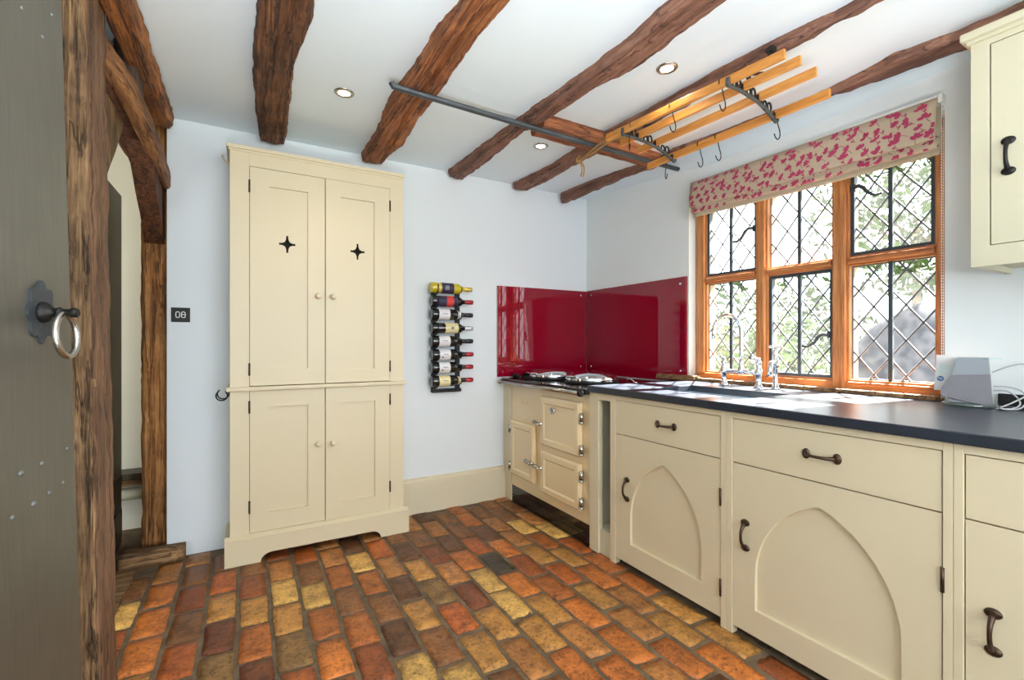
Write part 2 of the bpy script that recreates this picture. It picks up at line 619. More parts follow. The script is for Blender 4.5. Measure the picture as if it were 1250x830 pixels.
def m_fabric():
    m, nt, p = newmat('natural_linen')
    L = nt.links.new
    tc = nt.nodes.new('ShaderNodeTexCoord')
    n = nt.nodes.new('ShaderNodeTexNoise')
    n.inputs['Scale'].default_value = 300
    L(tc.outputs['Object'], n.inputs['Vector'])
    b = nt.nodes.new('ShaderNodeBump')
    b.inputs['Strength'].default_value = 0.2
    b.inputs['Distance'].default_value = 0.002
    L(n.outputs['Fac'], b.inputs['Height'])
    L(b.outputs['Normal'], p.inputs['Normal'])
    setp(p, Base_Color=srgb(206, 190, 164), Roughness=0.95, Specular_IOR_Level=0.1)
    t = nt.nodes.new('ShaderNodeBsdfTranslucent')
    t.inputs[0].default_value = srgb(206, 188, 168)
    mx = nt.nodes.new('ShaderNodeMixShader')
    mx.inputs[0].default_value = 0.2
    L(p.outputs[0], mx.inputs[1])
    L(t.outputs[0], mx.inputs[2])
    L(mx.outputs[0], nt.nodes['Material Output'].inputs[0])
    return m


M['linen'] = m_fabric()
M['device_fabric'] = plain('grey_mesh_fabric', srgb(128, 126, 132), 0.9, bump=0.4, bscale=300)


# ------------------------------------------------------------------ rough timber
def lerp_tab(tab, t):
    if t <= tab[0][0]: return tab[0][1]
    for (a, va), (b, vb) in zip(tab, tab[1:]):
        if t <= b:
            return va + (vb - va) * (t - a) / (b - a)
    return tab[-1][1]


def timber(mb, p0, p1, w, h, up=(0, 0, 1), step=0.035, nw=8, nh=6, amp=0.004, wob=0.006, chamfer=0.012, seed=0,
           tabL=None, tabR=None, tabC=None, crack=None, bow=None):
    """hewn timber from p0 to p1; w across (side axis), h along up. tabL/tabR: side offsets along t (0..1) override w.
    crack=(t0, t1, fn(t)->side position 0..1, depth) cuts a groove into the -up face. bow(t) -> Vector offset"""
    p0, p1 = Vector(p0), Vector(p1)
    ax = (p1 - p0)
    Ln = ax.length
    ax.normalize()
    up = Vector(up)
    up = (up - ax * up.dot(ax)).normalized()
    side = ax.cross(up).normalized()
    n = max(2, int(Ln / step))
    per = []                      # perimeter in unit coordinates (-1..1)
    for i in range(nw): per.append((-1 + 2 * i / nw, -1))
    for i in range(nh): per.append((1, -1 + 2 * i / nh))
    for i in range(nw): per.append((1 - 2 * i / nw, 1))
    for i in range(nh): per.append((-1, 1 - 2 * i / nh))
    m = len(per)
    vs = []
    for i in range(n + 1):
        t = i / n
        c = p0 + ax * (Ln * t)
        if bow: c = c + bow(t)
        hw = w / 2
        l, r = -hw, hw
        if tabL: l = lerp_tab(tabL, t)
        if tabR: r = lerp_tab(tabR, t)
        s = Vector((seed * 7.3, seed * 3.1, seed))
        wl = noise.noise(c * 3.0 + s) * wob
        wr = noise.noise(c * 3.0 + s + Vector((5, 5, 5))) * wob
        l += wl
        r += wr
        hb = h / 2
        for (a, b) in per:
            cx, cz = (l + r) / 2 + a * (r - l) / 2, b * hb
            if abs(a) > 0.999 and abs(b) > 0.999:
                cx -= a * chamfer * 0.6
                cz -= b * chamfer * 0.6
            q = c + side * cx + up * cz
            nz = noise.fractal(q * 11 + s, 1.0, 2.0, 4) * amp + noise.noise(q * 38 + s) * amp * 0.55
            nv = (side * a * (abs(a) > 0.999) + up * b * (abs(b) > 0.999))
            if nv.length > 0: q = q + nv.normalized() * nz
            if crack and b == -1 and crack[0] <= t <= crack[1]:
                u = (a + 1) / 2
                d = abs(u - crack[2](t)) * (r - l)
                if d < 0.012:
                    q = q + up * crack[3] * (1 - d / 0.012) * min(1, (t - crack[0]) * 12, (crack[1] - t) * 12)
            vs.append(q)
    fs = []
    for i in range(n):
        for k in range(m):
            l2 = (k + 1) % m
            fs.append((i * m + k, i * m + l2, (i + 1) * m + l2, (i + 1) * m + k))
    mb.add(vs, fs, True)
    for idx in (0, n):
        ring = vs[idx * m:(idx + 1) * m]
        c = sum(ring, Vector()) / m
        mb.add(ring + [c], [(k, (k + 1) % m, m) for k in range(m)], False)
    return mb


# =================================================================== STRUCTURE
YB = 3.11          # back wall plane
XW = 2.50          # window wall plane
ZC = 2.38          # ceiling


def zceil(x, y):
    e = lerp_tab([(-3, 2.29), (0.7, 2.288), (1.3, 2.268), (1.9, 2.264), (2.2, 2.30), (2.6, 2.335), (3.1, 2.372)], y)
    if x < 1.9: return ZC
    m = min(2.335 + 0.04 * max(0, (y - 2.2)), ZC)
    if x < 2.3: return ZC + (m - ZC) * (x - 1.9) / 0.4
    t = (x - 2.3) / 0.2
    return m + (e - m) * t * t


mb = MB()
xs = [-2.4, -0.6, 0, 0.5, 1.0, 1.5, 1.9, 2.1, 2.3, 2.35, 2.4, 2.44, 2.47, 2.5, 2.56]
ys = [-2.3, -1, 0, 0.7, 1.0, 1.3, 1.6, 1.9, 2.05, 2.2, 2.4, 2.6, 2.85, 3.1, 4.4]
vs = [(x, y, zceil(min(x, 2.5), y) + 0.0) for y in ys for x in xs]
nx = len(xs)
fs = [(j * nx + i, j * nx + i + 1, (j + 1) * nx + i + 1, (j + 1) * nx + i) for j in range(len(ys) - 1) for i in range(nx - 1)]
mb.add(vs, fs, True)
mb.add([(x, y, 2.62) for x, y in ((-2.4, -2.3), (2.56, -2.3), (2.56, 4.4), (-2.4, 4.4))], [(0, 1, 2, 3)])
struct('ceiling', mb, M['ceiling'], fix=False)

mb = MB()
mb.box((-0.372, YB, -0.05), (2.56, YB + 0.2, 2.6))
struct('wall_back', mb, M['wall'])

# window wall with its opening (depth is the wall's thickness)
OY0, OY1, OZ0, OZ1 = 0.785, 2.062, 0.88, 2.12
mb = MB()
mb.prism([(-2.3, -0.05), (3.32, -0.05), (3.32, 2.6), (-2.3, 2.6)], [[(OY0, OZ0), (OY0, OZ1), (OY1, OZ1), (OY1, OZ0)]],
         lambda u, v, d: Vector((d, u, v)), XW, XW + 0.26)
struct('wall_right', mb, M['wall_side'])

# wall behind the camera, with an unseen opening where the rear fill lamp stands
mb = MB()
mb.prism([(-2.4, -0.05), (2.56, -0.05), (2.56, 2.6), (-2.4, 2.6)], [[(-0.25, 0.75), (-0.25, 2.15), (2.1, 2.15), (2.1, 0.75)]],
         lambda u, v, d: Vector((u, d, v)), -2.2, -2.4)
struct('wall_front', mb, M['wall'])

mb = MB()
mb.prism([(-2.2, -0.05), (1.86, -0.05), (1.86, 2.6), (-2.2, 2.6)], [[(-1.85, 0.9), (-1.85, 2.0), (-0.45, 2.0), (-0.45, 0.9)]],  # opening behind the camera added for the left fill lamp
         lambda u, v, d: Vector((d, u, v)), -0.6, -0.72)
struct('wall_left', mb, M['wall'])
# passage beyond the timber frame
mb = MB()
mb.box((-2.4, 3.72, -0.05), (-0.3, 3.85, 2.6))
mb.box((-0.372, 3.3, -0.05), (-0.3, 3.73, 2.6))
struct('wall_passage', mb, M['plaster_cream'])
mb = MB()
mb.box((-2.4, -0.0, -0.05), (-2.3, 3.72, 2.6))
struct('wall_passage_side', mb, M['plaster_cream'])
# plaster infill high in the timber frame
mb = MB()
mb.box((-0.56, 2.0, 2.17), (-0.52, 3.24, 2.39))
struct('wall_left_infill', mb, M['plaster_cream'])

# skirting board on the back wall
mb = MB()
mb.box((0.845, 3.075, -0.01), (1.70, YB + 0.01, 0.215), 0.004)
mb.box((0.845, 3.085, 0.21), (1.70, YB + 0.01, 0.232), 0.004)
struct('baseboard_back', mb, M['cream_skirt'])

# ------------------------------------------------------------------ brick floor
mb = MB()
mb.box((-2.4, -2.3, -0.08), (2.6, 4.4, -0.006))
floor = struct('floor', mb, M['mortar'])


def brick_mesh(i):
    rnd = random.Random(100 + i)
    bm = bmesh.new()
    hx, hy = 0.0552, 0.1145
    nx_, ny_ = 4, 6
    grid = {}
    jit = [(rnd.uniform(-.004, .003), rnd.uniform(-.004, .003)) for _ in range(4)]
    for a in range(nx_ + 1):
        for b in range(ny_ + 1):
            u, v = a / nx_ * 2 - 1, b / ny_ * 2 - 1
            x, y = u * hx, v * hy
            j = jit[(u > 0) * 2 + (v > 0)]
            x += j[0] * abs(u) + (rnd.uniform(-.0025, .0015) * u if abs(u) == 1 else 0)
            y += j[1] * abs(v) + (rnd.uniform(-.003, .0015) * v if abs(v) == 1 else 0)
            z = 0.0012 * noise.noise(Vector((x * 14, y * 14, i * 3.7))) * 2
            edge = max(abs(u), abs(v))
            if edge == 1: z -= rnd.uniform(0.002, 0.0045)
            if abs(u) == 1 and abs(v) == 1:
                x *= 0.965
                y *= 0.985
            grid[a, b] = bm.verts.new((x, y, z))
    for a in range(nx_):
        for b in range(ny_):
            f = bm.faces.new((grid[a, b], grid[a + 1, b], grid[a + 1, b + 1], grid[a, b + 1]))
            f.smooth = True
    ring = [grid[a, 0] for a in range(nx_)] + [grid[nx_, b] for b in range(ny_)] + [grid[a, ny_] for a in range(nx_, 0, -1)] + [grid[0, b] for b in range(ny_, 0, -1)]
    low = [bm.verts.new((q.co.x * 1.02, q.co.y * 1.01, -0.03)) for q in ring]
    n = len(ring)
    for k in range(n):
        bm.faces.new((ring[(k + 1) % n], ring[k], low[k], low[(k + 1) % n]))
    bmesh.ops.recalc_face_normals(bm, faces=bm.faces)
    me = bpy.data.meshes.new('brick')
    bm.to_mesh(me)
    bm.free()
    me.materials.append(M['brick'])
    return me


BR = [brick_mesh(i) for i in range(9)]
BC = {'o': (194, 114, 50), 'r': (142, 76, 38), 'R': (172, 92, 40), 't': (184, 132, 68), 'y': (216, 172, 96), 'b': (132, 86, 48),
      'd': (118, 65, 38), 'g': (72, 62, 50), 'O': (176, 102, 46), 'v': (140, 106, 62), 'k': (104, 66, 38), 'w': (174, 116, 62)}
JOINT = {-5: 2.56, -4: 2.43, -3: 2.555, -2: 2.45, -1: 2.545, 0: 2.435, 1: 2.548, 2: 2.436, 3: 2.566, 4: 2.43, 5: 2.30, 6: 2.195, 7: 2.325,
         8: 2.173, 9: 2.305, 10: 2.203, 11: 2.285, 12: 2.175, 13: 2.27, 14: 2.16}
# colours read off the photograph: for each row, nearest joint list from the far end
ROWC = {-4: {2.79: 'b', 2.55: 'y', 2.31: 'R'}, -3: {2.92: 'w', 2.68: 'o', 2.43: 'o', 2.19: 'o', 1.95: 't'},
        -2: {2.79: 'b', 2.57: 'r', 2.33: 'b', 2.08: 'R'}, -1: {2.65: 'R', 2.42: 't', 2.18: 'd', 1.94: 'v'},
        0: {2.53: 'r', 2.31: 't', 2.08: 'O', 1.84: 'd'}, 1: {2.66: 'w', 2.43: 'y', 2.18: 't', 1.93: 'v', 1.69: 'R'},
        2: {2.80: 'R', 2.55: 'b', 2.32: 'y', 2.09: 'O', 1.86: 'o', 1.62: 'O'}, 3: {2.68: 'w', 2.44: 'O', 2.19: 'b', 1.94: 'O', 1.70: 'r'},
        4: {2.54: 'y', 2.31: 'O', 2.07: 'b', 1.82: 'k', 1.58: 'y'}, 5: {2.64: 'R', 2.41: 'w', 2.18: 'k', 1.95: 't', 1.70: 'b', 1.47: 'y'},
        6: {2.57: 'k', 2.33: 't', 2.07: 'v', 1.83: 'R', 1.60: 't', 1.35: 'b'}, 7: {2.68: 'b', 2.45: 'r', 2.21: 'w', 1.96: 'd', 1.71: 't', 1.47: 'w'},
        8: {2.78: 'w', 2.53: 'k', 2.29: 'O', 2.05: 'y', 1.81: 'y', 1.57: 't', 1.33: 'O'}, 9: {2.90: 'b', 2.66: 'b', 2.42: 'R', 2.18: 'g', 1.94: 'o', 1.70: 't', 1.46: 'w', 1.22: 'O'},
        10: {2.81: 'O', 2.57: 'k', 2.33: 'o', 2.08: 'r', 1.82: 'O', 1.58: 'o', 1.33: 'o'}, 11: {2.9: 'b', 2.65: 'w', 2.40: 'w', 2.17: 't', 1.93: 'R', 1.69: 't', 1.45: 'w', 1.21: 'O'},
        12: {2.78: 'b', 2.53: 'y', 2.29: 'O', 2.05: 't', 1.81: 'O', 1.55: 'w', 1.30: 't'}, 13: {2.63: 'w', 2.39: 'y', 2.15: 'R', 1.92: 'O', 1.68: 'O', 1.43: 't', 1.2: 't'},
        14: {2.52: 'y', 2.28: 'w', 2.04: 'O', 1.80: 'O', 1.55: 't', 1.30: 't'}}
nb = 0
for row in range(-5, 15):
    j0 = JOINT[row]
    xc = -0.022 + 0.1245 * (row + 0.43)
    for k in range(-9, 4):
        ya, yb = j0 + 0.2425 * (k - 0), j0 + 0.2425 * (k + 1)
        yc = (ya + yb) / 2
        if yb < 0.75 or yc > 3.12: continue
        if xc < -0.45 and yc > 2.95: continue
        if xc > 1.72: continue
        wdt, ln = 1.0, 1.0
        yb2 = yb
        if yb > 3.10:
            ln = (3.10 - ya) / 0.2425
            if ln < 0.2: continue
            yc = (ya + 3.10) / 2
        o = bpy.data.objects.new('brick', random.choice(BR))
        COL.objects.link(o)
        o.parent = floor
        o.location = (xc + random.uniform(-.003, .003), yc + random.uniform(-.004, .004), random.uniform(-.0015, .0015))
        o.rotation_euler = (random.uniform(-.006, .006), random.uniform(-.006, .006), random.uniform(-.012, .012) + (PI if random.random() < .5 else 0))
        o.scale = (random.uniform(.965, 1.0), ln * random.uniform(.97, 1.0), 1)
        code = None
        for y_, c_ in ROWC.get(row, {}).items():
            if abs(y_ - yc) < 0.11: code = c_
        if code is None:
            code = random.choice('ooOOORrttwwwbbkyd' if yc < 2.5 else 'Orwwbbbkk')
        c = list(BC[code])
        f = random.uniform(0.93, 1.07)
        o.color = srgb(*[min(255, q * f) for q in c])
        nb += 1

# ------------------------------------------------------------------ ceiling beams
def beam_tab(L, R, fl, fr, y0, y1, xc):
    """measured (x,y) edge points -> side-offset tables along the beam running from y0 to y1"""
    def tab(P, f):
        t = sorted([((y * f - y0) / (y1 - y0), (x * f - xc)) for x, y in P])
        return t
    return tab(L, fl), tab(R, fr)


def ceiling_beam(label, L, R, fl, fr, mat, zu, ztop=2.45, crack=None, seed=1, y1=3.07, y0=-2.2, nw=22):
    xc = sum(p[0] for p in L + R) / len(L + R)
    tl, tr = beam_tab(L, R, fl, fr, y0, y1, xc)
    mb = MB()
    h = ztop - zu
    # ax = +y, up = +z  ->  side = ax x up = +x
    timber(mb, (xc, y0, zu + h / 2), (xc, y1, zu + h / 2), 0.15, h, step=0.018, nw=nw, nh=4, amp=0.008, wob=0.006, seed=seed,
           tabL=tl, tabR=tr, crack=crack, chamfer=0.01)
    o = obj('ceiling_beam', mb, mat, loc=(xc, y1, zu))
    tag(o, label, 'beam', 'oak beams across the ceiling')
    o['kind'] = 'thing'
    return o


L1 = [(0.04, -2), (0.037, 1.794), (0.032, 1.917), (0.025, 2.07), (0.03, 2.429), (0.056, 2.862), (0.07, 3.2)]
R1 = [(0.20, -2), (0.201, 1.701), (0.196, 1.844), (0.170, 2.108), (0.18, 2.344), (0.195, 2.914)]
ceiling_beam('dark brown ceiling beam nearest the timber frame, ending left of the tall cupboard', L1, R1, 1.0086, 1.04, M['beam_dark'], 2.33,
             crack=(0.70, 0.84, lambda t: 0.55 - 2.2 * (t - 0.76), 0.03), seed=2)
L2 = [(0.63, -2), (0.622, 1.461), (0.608, 1.624), (0.605, 1.86), (0.60, 1.946), (0.592, 2.1), (0.586, 2.211), (0.615, 2.576), (0.608, 2.892)]
R2 = [(0.79, -2), (0.781, 1.37), (0.765, 1.56), (0.771, 1.835), (0.783, 2.04), (0.784, 2.34), (0.80, 2.65), (0.768, 2.9)]
ceiling_beam('orange-brown ceiling beam with a long crack, ending above the tall cupboard', L2, R2, 1.0517, 1.0086, M['beam_orange'], 2.325,
             crack=(0.3, 0.99, lambda t: 0.62 + 0.06 * math.sin(t * 23) - 0.1 * math.sin(t * 9), 0.03), seed=3, nw=26)
L3 = [(1.24, -2), (1.239, 1.109), (1.259, 1.3), (1.251, 1.535), (1.242, 1.618), (1.215, 2.105), (1.178, 2.804), (1.175, 2.938)]
R3 = [(1.41, -2), (1.413, 1.009), (1.422, 1.245), (1.426, 1.434), (1.374, 1.686), (1.36, 1.962), (1.325, 2.182), (1.344, 2.678), (1.336, 2.989)]
ceiling_beam('brown ceiling beam second from the orange one towards the window, iron bar under it', L3, R3, 1.0517, 1.0086, M['beam_red'], 2.325, seed=4)
L4 = [(1.80, -2), (1.796, 0.791), (1.757, 0.994), (1.731, 1.261), (1.732, 1.6), (1.701, 1.968), (1.706, 2.351), (1.718, 2.488), (1.677, 2.94)]
R4 = [(1.86, -2), (1.857, 0.756), (1.873, 0.963), (1.875, 1.8), (1.876, 2.471), (1.874, 2.776), (1.873, 2.961)]
ceiling_beam('brown ceiling beam directly above the hanging airer with its rope tied to it', L4, R4, 1.0517, 1.0086, M['beam_red'], 2.33, seed=5)
L5 = [(2.30, -2), (2.297, 0.514), (2.301, 0.695), (2.263, 0.852), (2.291, 0.971), (2.307, 1.204), (2.271, 1.609), (2.23, 1.952), (2.25, 2.122), (2.209, 2.454), (2.189, 2.686), (2.186, 2.984)]
R5 = [(2.35, -2), (2.40, 0.525), (2.47, 0.704), (2.463, 0.842), (2.40, 1.17), (2.36, 1.7), (2.345, 2.253), (2.312, 2.395), (2.323, 2.58), (2.305, 2.94)]
ceiling_beam('narrow brown ceiling beam closest to the window wall, above the blind', L5, R5, 1.0086, 0.978, M['beam_red'], 2.295, ztop=2.42, seed=6)

mb = MB()
timber(mb, (1.375, 2.133, 2.375), (2.25, 2.133, 2.36), 0.13, 0.135, step=0.03, nw=10, nh=6, amp=0.006, wob=0.004, seed=9)
o = obj('ceiling_trimmer', mb, M['cross_oak'], loc=(1.8, 2.13, 2.31))
tag(o, 'short reddish oak trimmer set crosswise between ceiling beams behind the airer', 'beam', None, 'thing')

# iron bar under the beams
mb = MB()
P = [(0.553, 2.036, 2.302), (0.560, 2.037, 2.288)]
P += [(0.56 + (2.437 - 0.56) * i / 24, 2.037 + 0.058 * i / 24, 2.287 - 0.004 * math.sin(i / 24 * PI)) for i in range(1, 25)]
mb.tube(P, 0.01, 8, flat=(0.013, 0.016), smooth=False)
o = obj('iron_bar', mb, M['iron'], loc=(0.56, 2.04, 2.287))
tag(o, 'long grey iron bar running beneath the ceiling beams, hooked over the orange one', 'bar')

# ------------------------------------------------------------------ timber frame on the left
mb = MB()
timber(mb, (-0.485, 1.945, 0), (-0.520, 1.945, 2.40), 0.22, 0.21, up=(1, 0, 0), step=0.025, nw=12, nh=10, amp=0.006, wob=0.007, seed=11, chamfer=0.012)
o = obj('timber_post', mb, M['post_oak'], loc=(-0.49, 1.95, 0))
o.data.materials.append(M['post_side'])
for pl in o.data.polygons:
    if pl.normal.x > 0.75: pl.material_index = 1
tag(o, 'weathered oak post standing behind the steel door, nearest to the camera', 'post', None, 'thing')
mb = MB()
timber(mb, (-0.435, 3.235, 0.05), (-0.44, 3.235, 2.40), 0.10, 0.115, up=(1, 0, 0), step=0.03, nw=8, nh=8, amp=0.006, wob=0.012, seed=12, chamfer=0.015)
o = obj('timber_post', mb, M['post_oak_far'], loc=(-0.435, 3.235, 0.05))
tag(o, 'orange-brown oak post standing in the corner by the white back wall', 'post', None, 'thing')
# wall plate under the ceiling
mb = MB()
timber(mb, (-0.378, -2.2, 2.315), (-0.372, 2.94, 2.315), 0.085, 0.115, step=0.03, nw=8, nh=6, amp=0.008, wob=0.006, seed=13, chamfer=0.012)
o = obj('wall_plate', mb, M['plate_oak'], loc=(-0.38, 2.9, 2.28))
tag(o, 'rough orange oak wall plate running along the ceiling above the timber frame', 'beam', None, 'thing')
# lintel, stud, knee braces, diagonal strut
mb = MB()
timber(mb, (-0.475, 2.03, 2.145), (-0.475, 3.18, 2.145), 0.10, 0.11, step=0.03, nw=6, nh=6, amp=0.004, wob=0.006, seed=14)
o = obj('lintel', mb, M['brace_dark'], loc=(-0.47, 2.6, 2.0))
tag(o, 'dark oak lintel spanning between the two timber posts', 'lintel', None, 'thing')
mb = MB()
timber(mb, (-0.417, 2.44, 2.12), (-0.417, 2.44, 2.36), 0.17, 0.078, up=(1, 0, 0), step=0.03, nw=8, nh=6, amp=0.003, wob=0.004, seed=15)
o = obj('short_stud', mb, M['stud_oak'], loc=(-0.44, 2.545, 2.11))
tag(o, 'short dark oak stud between lintel and wall plate', 'stud', None, 'thing')


def brace(name, label, prof, x0, x1, mat, seed):
    """flat shaped timber: outline in the y-z plane, from x0 to x1"""
    m_ = MB()
    n = len(prof)
    # resample the outline
    out = []
    for i in range(n):
        a, b = Vector(prof[i]), Vector(prof[(i + 1) % n])
        k = max(1, int((b - a).length / 0.03))
        for j in range(k):
            q = a + (b - a) * j / k
            q = q + Vector((noise.noise(Vector((q.x * 9, q.y * 9, seed))), noise.noise(Vector((q.x * 9, q.y * 9, seed + 9))))) * 0.005
            out.append((q.x, q.y))
    m_.prism(out, [], lambda u, v, d: Vector((d, u, v)), x1, x0)
    y_, z_ = prof[0]
    o_ = obj(name, m_, mat, loc=((x0 + x1) / 2, y_, z_))
    return tag(o_, label, 'brace', None, 'thing')


brace('knee_brace', 'grey-brown knee brace rising from the near timber post to the lintel',
      [(2.05, 2.09), (2.53, 2.09), (2.41, 1.945), (2.25, 1.78), (2.05, 1.60)], -0.52, -0.45, M['post_oak'], 1)
brace('knee_brace', 'dark curved knee brace dropping from the lintel to the corner post',
      [(3.175, 2.09), (2.70, 2.09), (2.79, 2.02), (2.90, 1.92), (3.03, 1.83), (3.12, 1.75), (3.15, 1.715), (3.175, 1.70)], -0.475, -0.39, M['brace_dark'], 2)
mb = MB()
timber(mb, (-0.43, 2.03, 2.16), (-0.372, 3.15, 2.035), 0.035, 0.098, step=0.03, nw=6, nh=8, amp=0.003, wob=0.004, seed=17,
       tabL=[(0, -0.016), (1, -0.016)], tabR=[(0, 0.016), (0.22, 0.042), (0.5, 0.042), (1, 0.018)],
       bow=lambda t: Vector((0, 0, 0.01 * math.sin(t * PI))))
o = obj('diagonal_strut', mb, M['brace_oak'], loc=(-0.38, 2.6, 1.95))
tag(o, 'light brown diagonal strut crossing in front of the lintel', 'brace', None, 'thing')
# timber sole under the corner post and threshold board
mb = MB()
timber(mb, (-0.56, 3.085, 0.035), (-0.285, 3.085, 0.035), 0.10, 0.085, step=0.02, nw=10, nh=6, amp=0.006, wob=0.01, seed=18, chamfer=0.03,
       tabL=[(0, -0.05), (0.6, -0.02), (1, -0.012)], tabR=[(0, 0.06), (0.8, 0.06), (1, 0.03)])
o = obj('post_sole', mb, M['sill_oak'], loc=(-0.42, 3.12, 0))
tag(o, 'worn round-ended timber sole block under the corner post', 'timber block', None, 'thing')
mb = MB()
mb.box((-0.62, 2.05, -0.02), (-0.485, 3.04, 0.012), 0.004)
o = obj('threshold_board', mb, M['sill_oak'], loc=(-0.55, 2.6, 0))
tag(o, 'worn wooden threshold board on the floor between the two posts', 'board', None, 'thing')

# dark door leaf in the passage
dr = thing('door_2', 'dark brown door leaf standing open in the passage behind the posts', 'door', (-0.6, 3.0, 0.01), None, 'structure')
mb = MB()
mb.box((-0.665, 2.56, 0.012), (-0.618, 3.42, 2.0), 0.004)
obj('door_leaf', mb, M['door_dark'], dr)
mb = MB()
mb.box((-0.62, 2.62, 0.36), (-0.612, 3.40, 0.42), 0.003)
mb.box((-0.62, 2.62, 0.06), (-0.612, 3.40, 0.22), 0.003)
obj('door_rail', mb, M['door_dark'], dr)
# pipes and ledge low in the passage
pp = thing('passage_pipe', 'cream pipe running low across the passage wall', 'pipe', (-0.62, 3.64, 0.2))
mb = MB()
mb.cyl((-1.2, 3.66, 0.23), (-0.38, 3.66, 0.23), 0.036, 14)
obj('pipe_run', mb, M['cream_pale'], pp)
mb = MB()
mb.box((-0.46, 3.6, 0.18), (-0.44, 3.72, 0.28))
obj('pipe_clip', mb, M['nickel'], pp)
pl_ = thing('passage_ledge', 'dark wooden ledge above the cream pipe in the passage', 'shelf', (-0.62, 3.66, 0.34))
mb = MB()
mb.box((-1.2, 3.56, 0.335), (-0.38, 3.718, 0.375), 0.006)
obj('ledge_board', mb, M['door_dark'], pl_)
mb = MB()
mb.box((-1.2, 3.6, 0.29), (-0.38, 3.718, 0.335), 0.006)
obj('ledge_moulding', mb, M['sill_oak'], pl_)
lamp('passage_fill', 'POINT', (-1.3, 2.4, 1.9), 20, (1, 0.94, 0.84), shadow_soft_size=0.25)  # unseen lamp added to brighten the passage

# ------------------------------------------------------------------ steel-faced door with ring handle
DD = Vector((0.235, 0.972, 0))
DD.normalize()
DN = Vector((DD.y, -DD.x, 0))          # faces the room
DH = Vector((-0.362, 1.289, 0))


def dpt(s, d, z):
    return DH + DD * s + DN * (d - (z - 1.2) * 0.024) + Vector((0, 0, z))


door = thing('door_1', 'grey brushed steel faced door standing open, ring handle on it', 'door', (-0.45, 0.9, 0), None, 'structure')
mb = MB()
for (s0, s1, d0, d1) in ((-0.76, 0.10, -0.05, 0.0),):
    vs = [dpt(s, d, z) for z in (0.02, 2.08) for (s, d) in ((s0, d0), (s1, d0), (s1, d1), (s0, d1))]
    mb.add(vs, [(0, 3, 2, 1), (4, 5, 6, 7), (0, 1, 5, 4), (1, 2, 6, 5), (2, 3, 7, 6), (3, 0, 4, 7)])
obj('door_leaf', mb, M['steel'], door)
Fp, CYp = 569.0, 418.6


def on_door(u, v):
    """point of the door face seen at a pixel (used once, to place its rivets)"""
    yaw = math.radians(29.7)
    fw = Vector((math.sin(yaw), math.cos(yaw), 0))
    rt = Vector((math.cos(yaw), -math.sin(yaw), 0))
    d = fw + rt * (u - 625) / Fp + Vector((0, 0, 1)) * (CYp - v) / Fp
    z = 1.16
    for _ in range(8):
        b = DN.dot(DH) - (z - 1.2) * 0.024
        t = b / DN.dot(d)
        z = 1.16 + d.z * t
    return d * t + Vector((0, 0, 1.16))


for (u, v, r) in ((25.3, 578, .006), (50.6, 566, .005), (41, 615, .0065), (60, 601.5, .005), (77, 589, .004), (82, 547.5, .004), (15, 632, .005),
                  (26.6, 10, .004), (63, 18, .004), (52, 45, .004)):
    p = on_door(u, v)
    mb = MB()
    Mx = Matrix.Translation(p) @ DN.to_track_quat('Z', 'Y').to_matrix().to_4x4()
    mb.lathe([(r, -0.002), (r, 0.001), (r * .7, r * .5), (r * .15, r * .75)], n=12, M=Mx)
    obj('rivet', mb, M['rivet'], door)
# handle: scalloped rose, spindle, ring
hc = dpt(0.0, 0.0, 1.222)
mb = MB()
out = []
for k in range(64):
    a = 2 * PI * k / 64
    lob = 1 + 0.10 * math.cos(8 * a)
    out.append((0.037 * lob * math.cos(a), 0.058 * lob * math.sin(a)))
mb.prism(out, [], lambda u, v, d: hc + DD * u + Vector((0, 0, v)) + DN * d, 0.006, -0.003)
h = obj('door_handle', mb, M['iron'], door)
mb = MB()
Mx = Matrix.Translation(hc) @ DN.to_track_quat('Z', 'Y').to_matrix().to_4x4()
mb.lathe([(0.022, 0.004), (0.021, 0.010), (0.017, 0.017), (0.010, 0.022), (0.009, 0.030), (0.011, 0.032), (0.011, 0.036), (0.0075, 0.038),
          (0.0075, 0.052), (0.010, 0.054), (0.010, 0.062), (0.007, 0.065)], n=18, M=Mx)
obj('spindle', mb, M['iron_dark'], h)
rc = hc + DN * 0.045 + Vector((0, 0, -0.046))
mb = MB()
mb.tube([rc + DD * 0.034 * math.cos(2 * PI * k / 36) + Vector((0, 0, 0.043 * math.sin(2 * PI * k / 36))) - DN * 0.003 * math.sin(2 * PI * k / 36)
         for k in range(36)], 0.0062, 12, closed=True)
obj('ring', mb, M['nickel'], h)

# =================================================================== TALL CUPBOARD
CX0, CX1, CYF = -0.074, 0.843, 2.83
cup = thing('cupboard', 'tall cream painted cupboard with four panelled doors against the back wall', 'cupboard', (0.385, 2.95, 0))
dX = [(0.017, 0.389), (0.393, 0.757)]
mb = MB()
mb.box((CX0, CYF + 0.004, 0.1), (CX0 + 0.02, YB - 0.002, 2.17))
mb.box((CX1 - 0.02, CYF + 0.004, 0.1), (CX1, YB - 0.002, 2.17))
mb.box((CX0, CYF, 0.13), (0.015, CYF + 0.022, 2.17), 0.002)
mb.box((0.759, CYF, 0.13), (CX1, CYF + 0.022, 2.17), 0.002)
mb.box((0.0145, CYF, 2.097), (0.7595, CYF + 0.022, 2.17), 0.0015)
mb.box((CX0, CYF + 0.01, 2.15), (CX1, YB - 0.002, 2.172))
obj('carcass', mb, M['cream'], cup)
mb = MB()
mb.box((CX0 + 0.02, CYF + 0.06, 0.14), (CX1 - 0.02, CYF + 0.07, 2.15))
obj('inner_shade', mb, M['shaded_inside'], cup)  # dark sheet standing in for the shade inside the cupboard
mb = MB()
mb.box((CX0 - 0.016, CYF - 0.016, 2.176), (CX1 + 0.006, YB - 0.002, 2.196), 0.004)
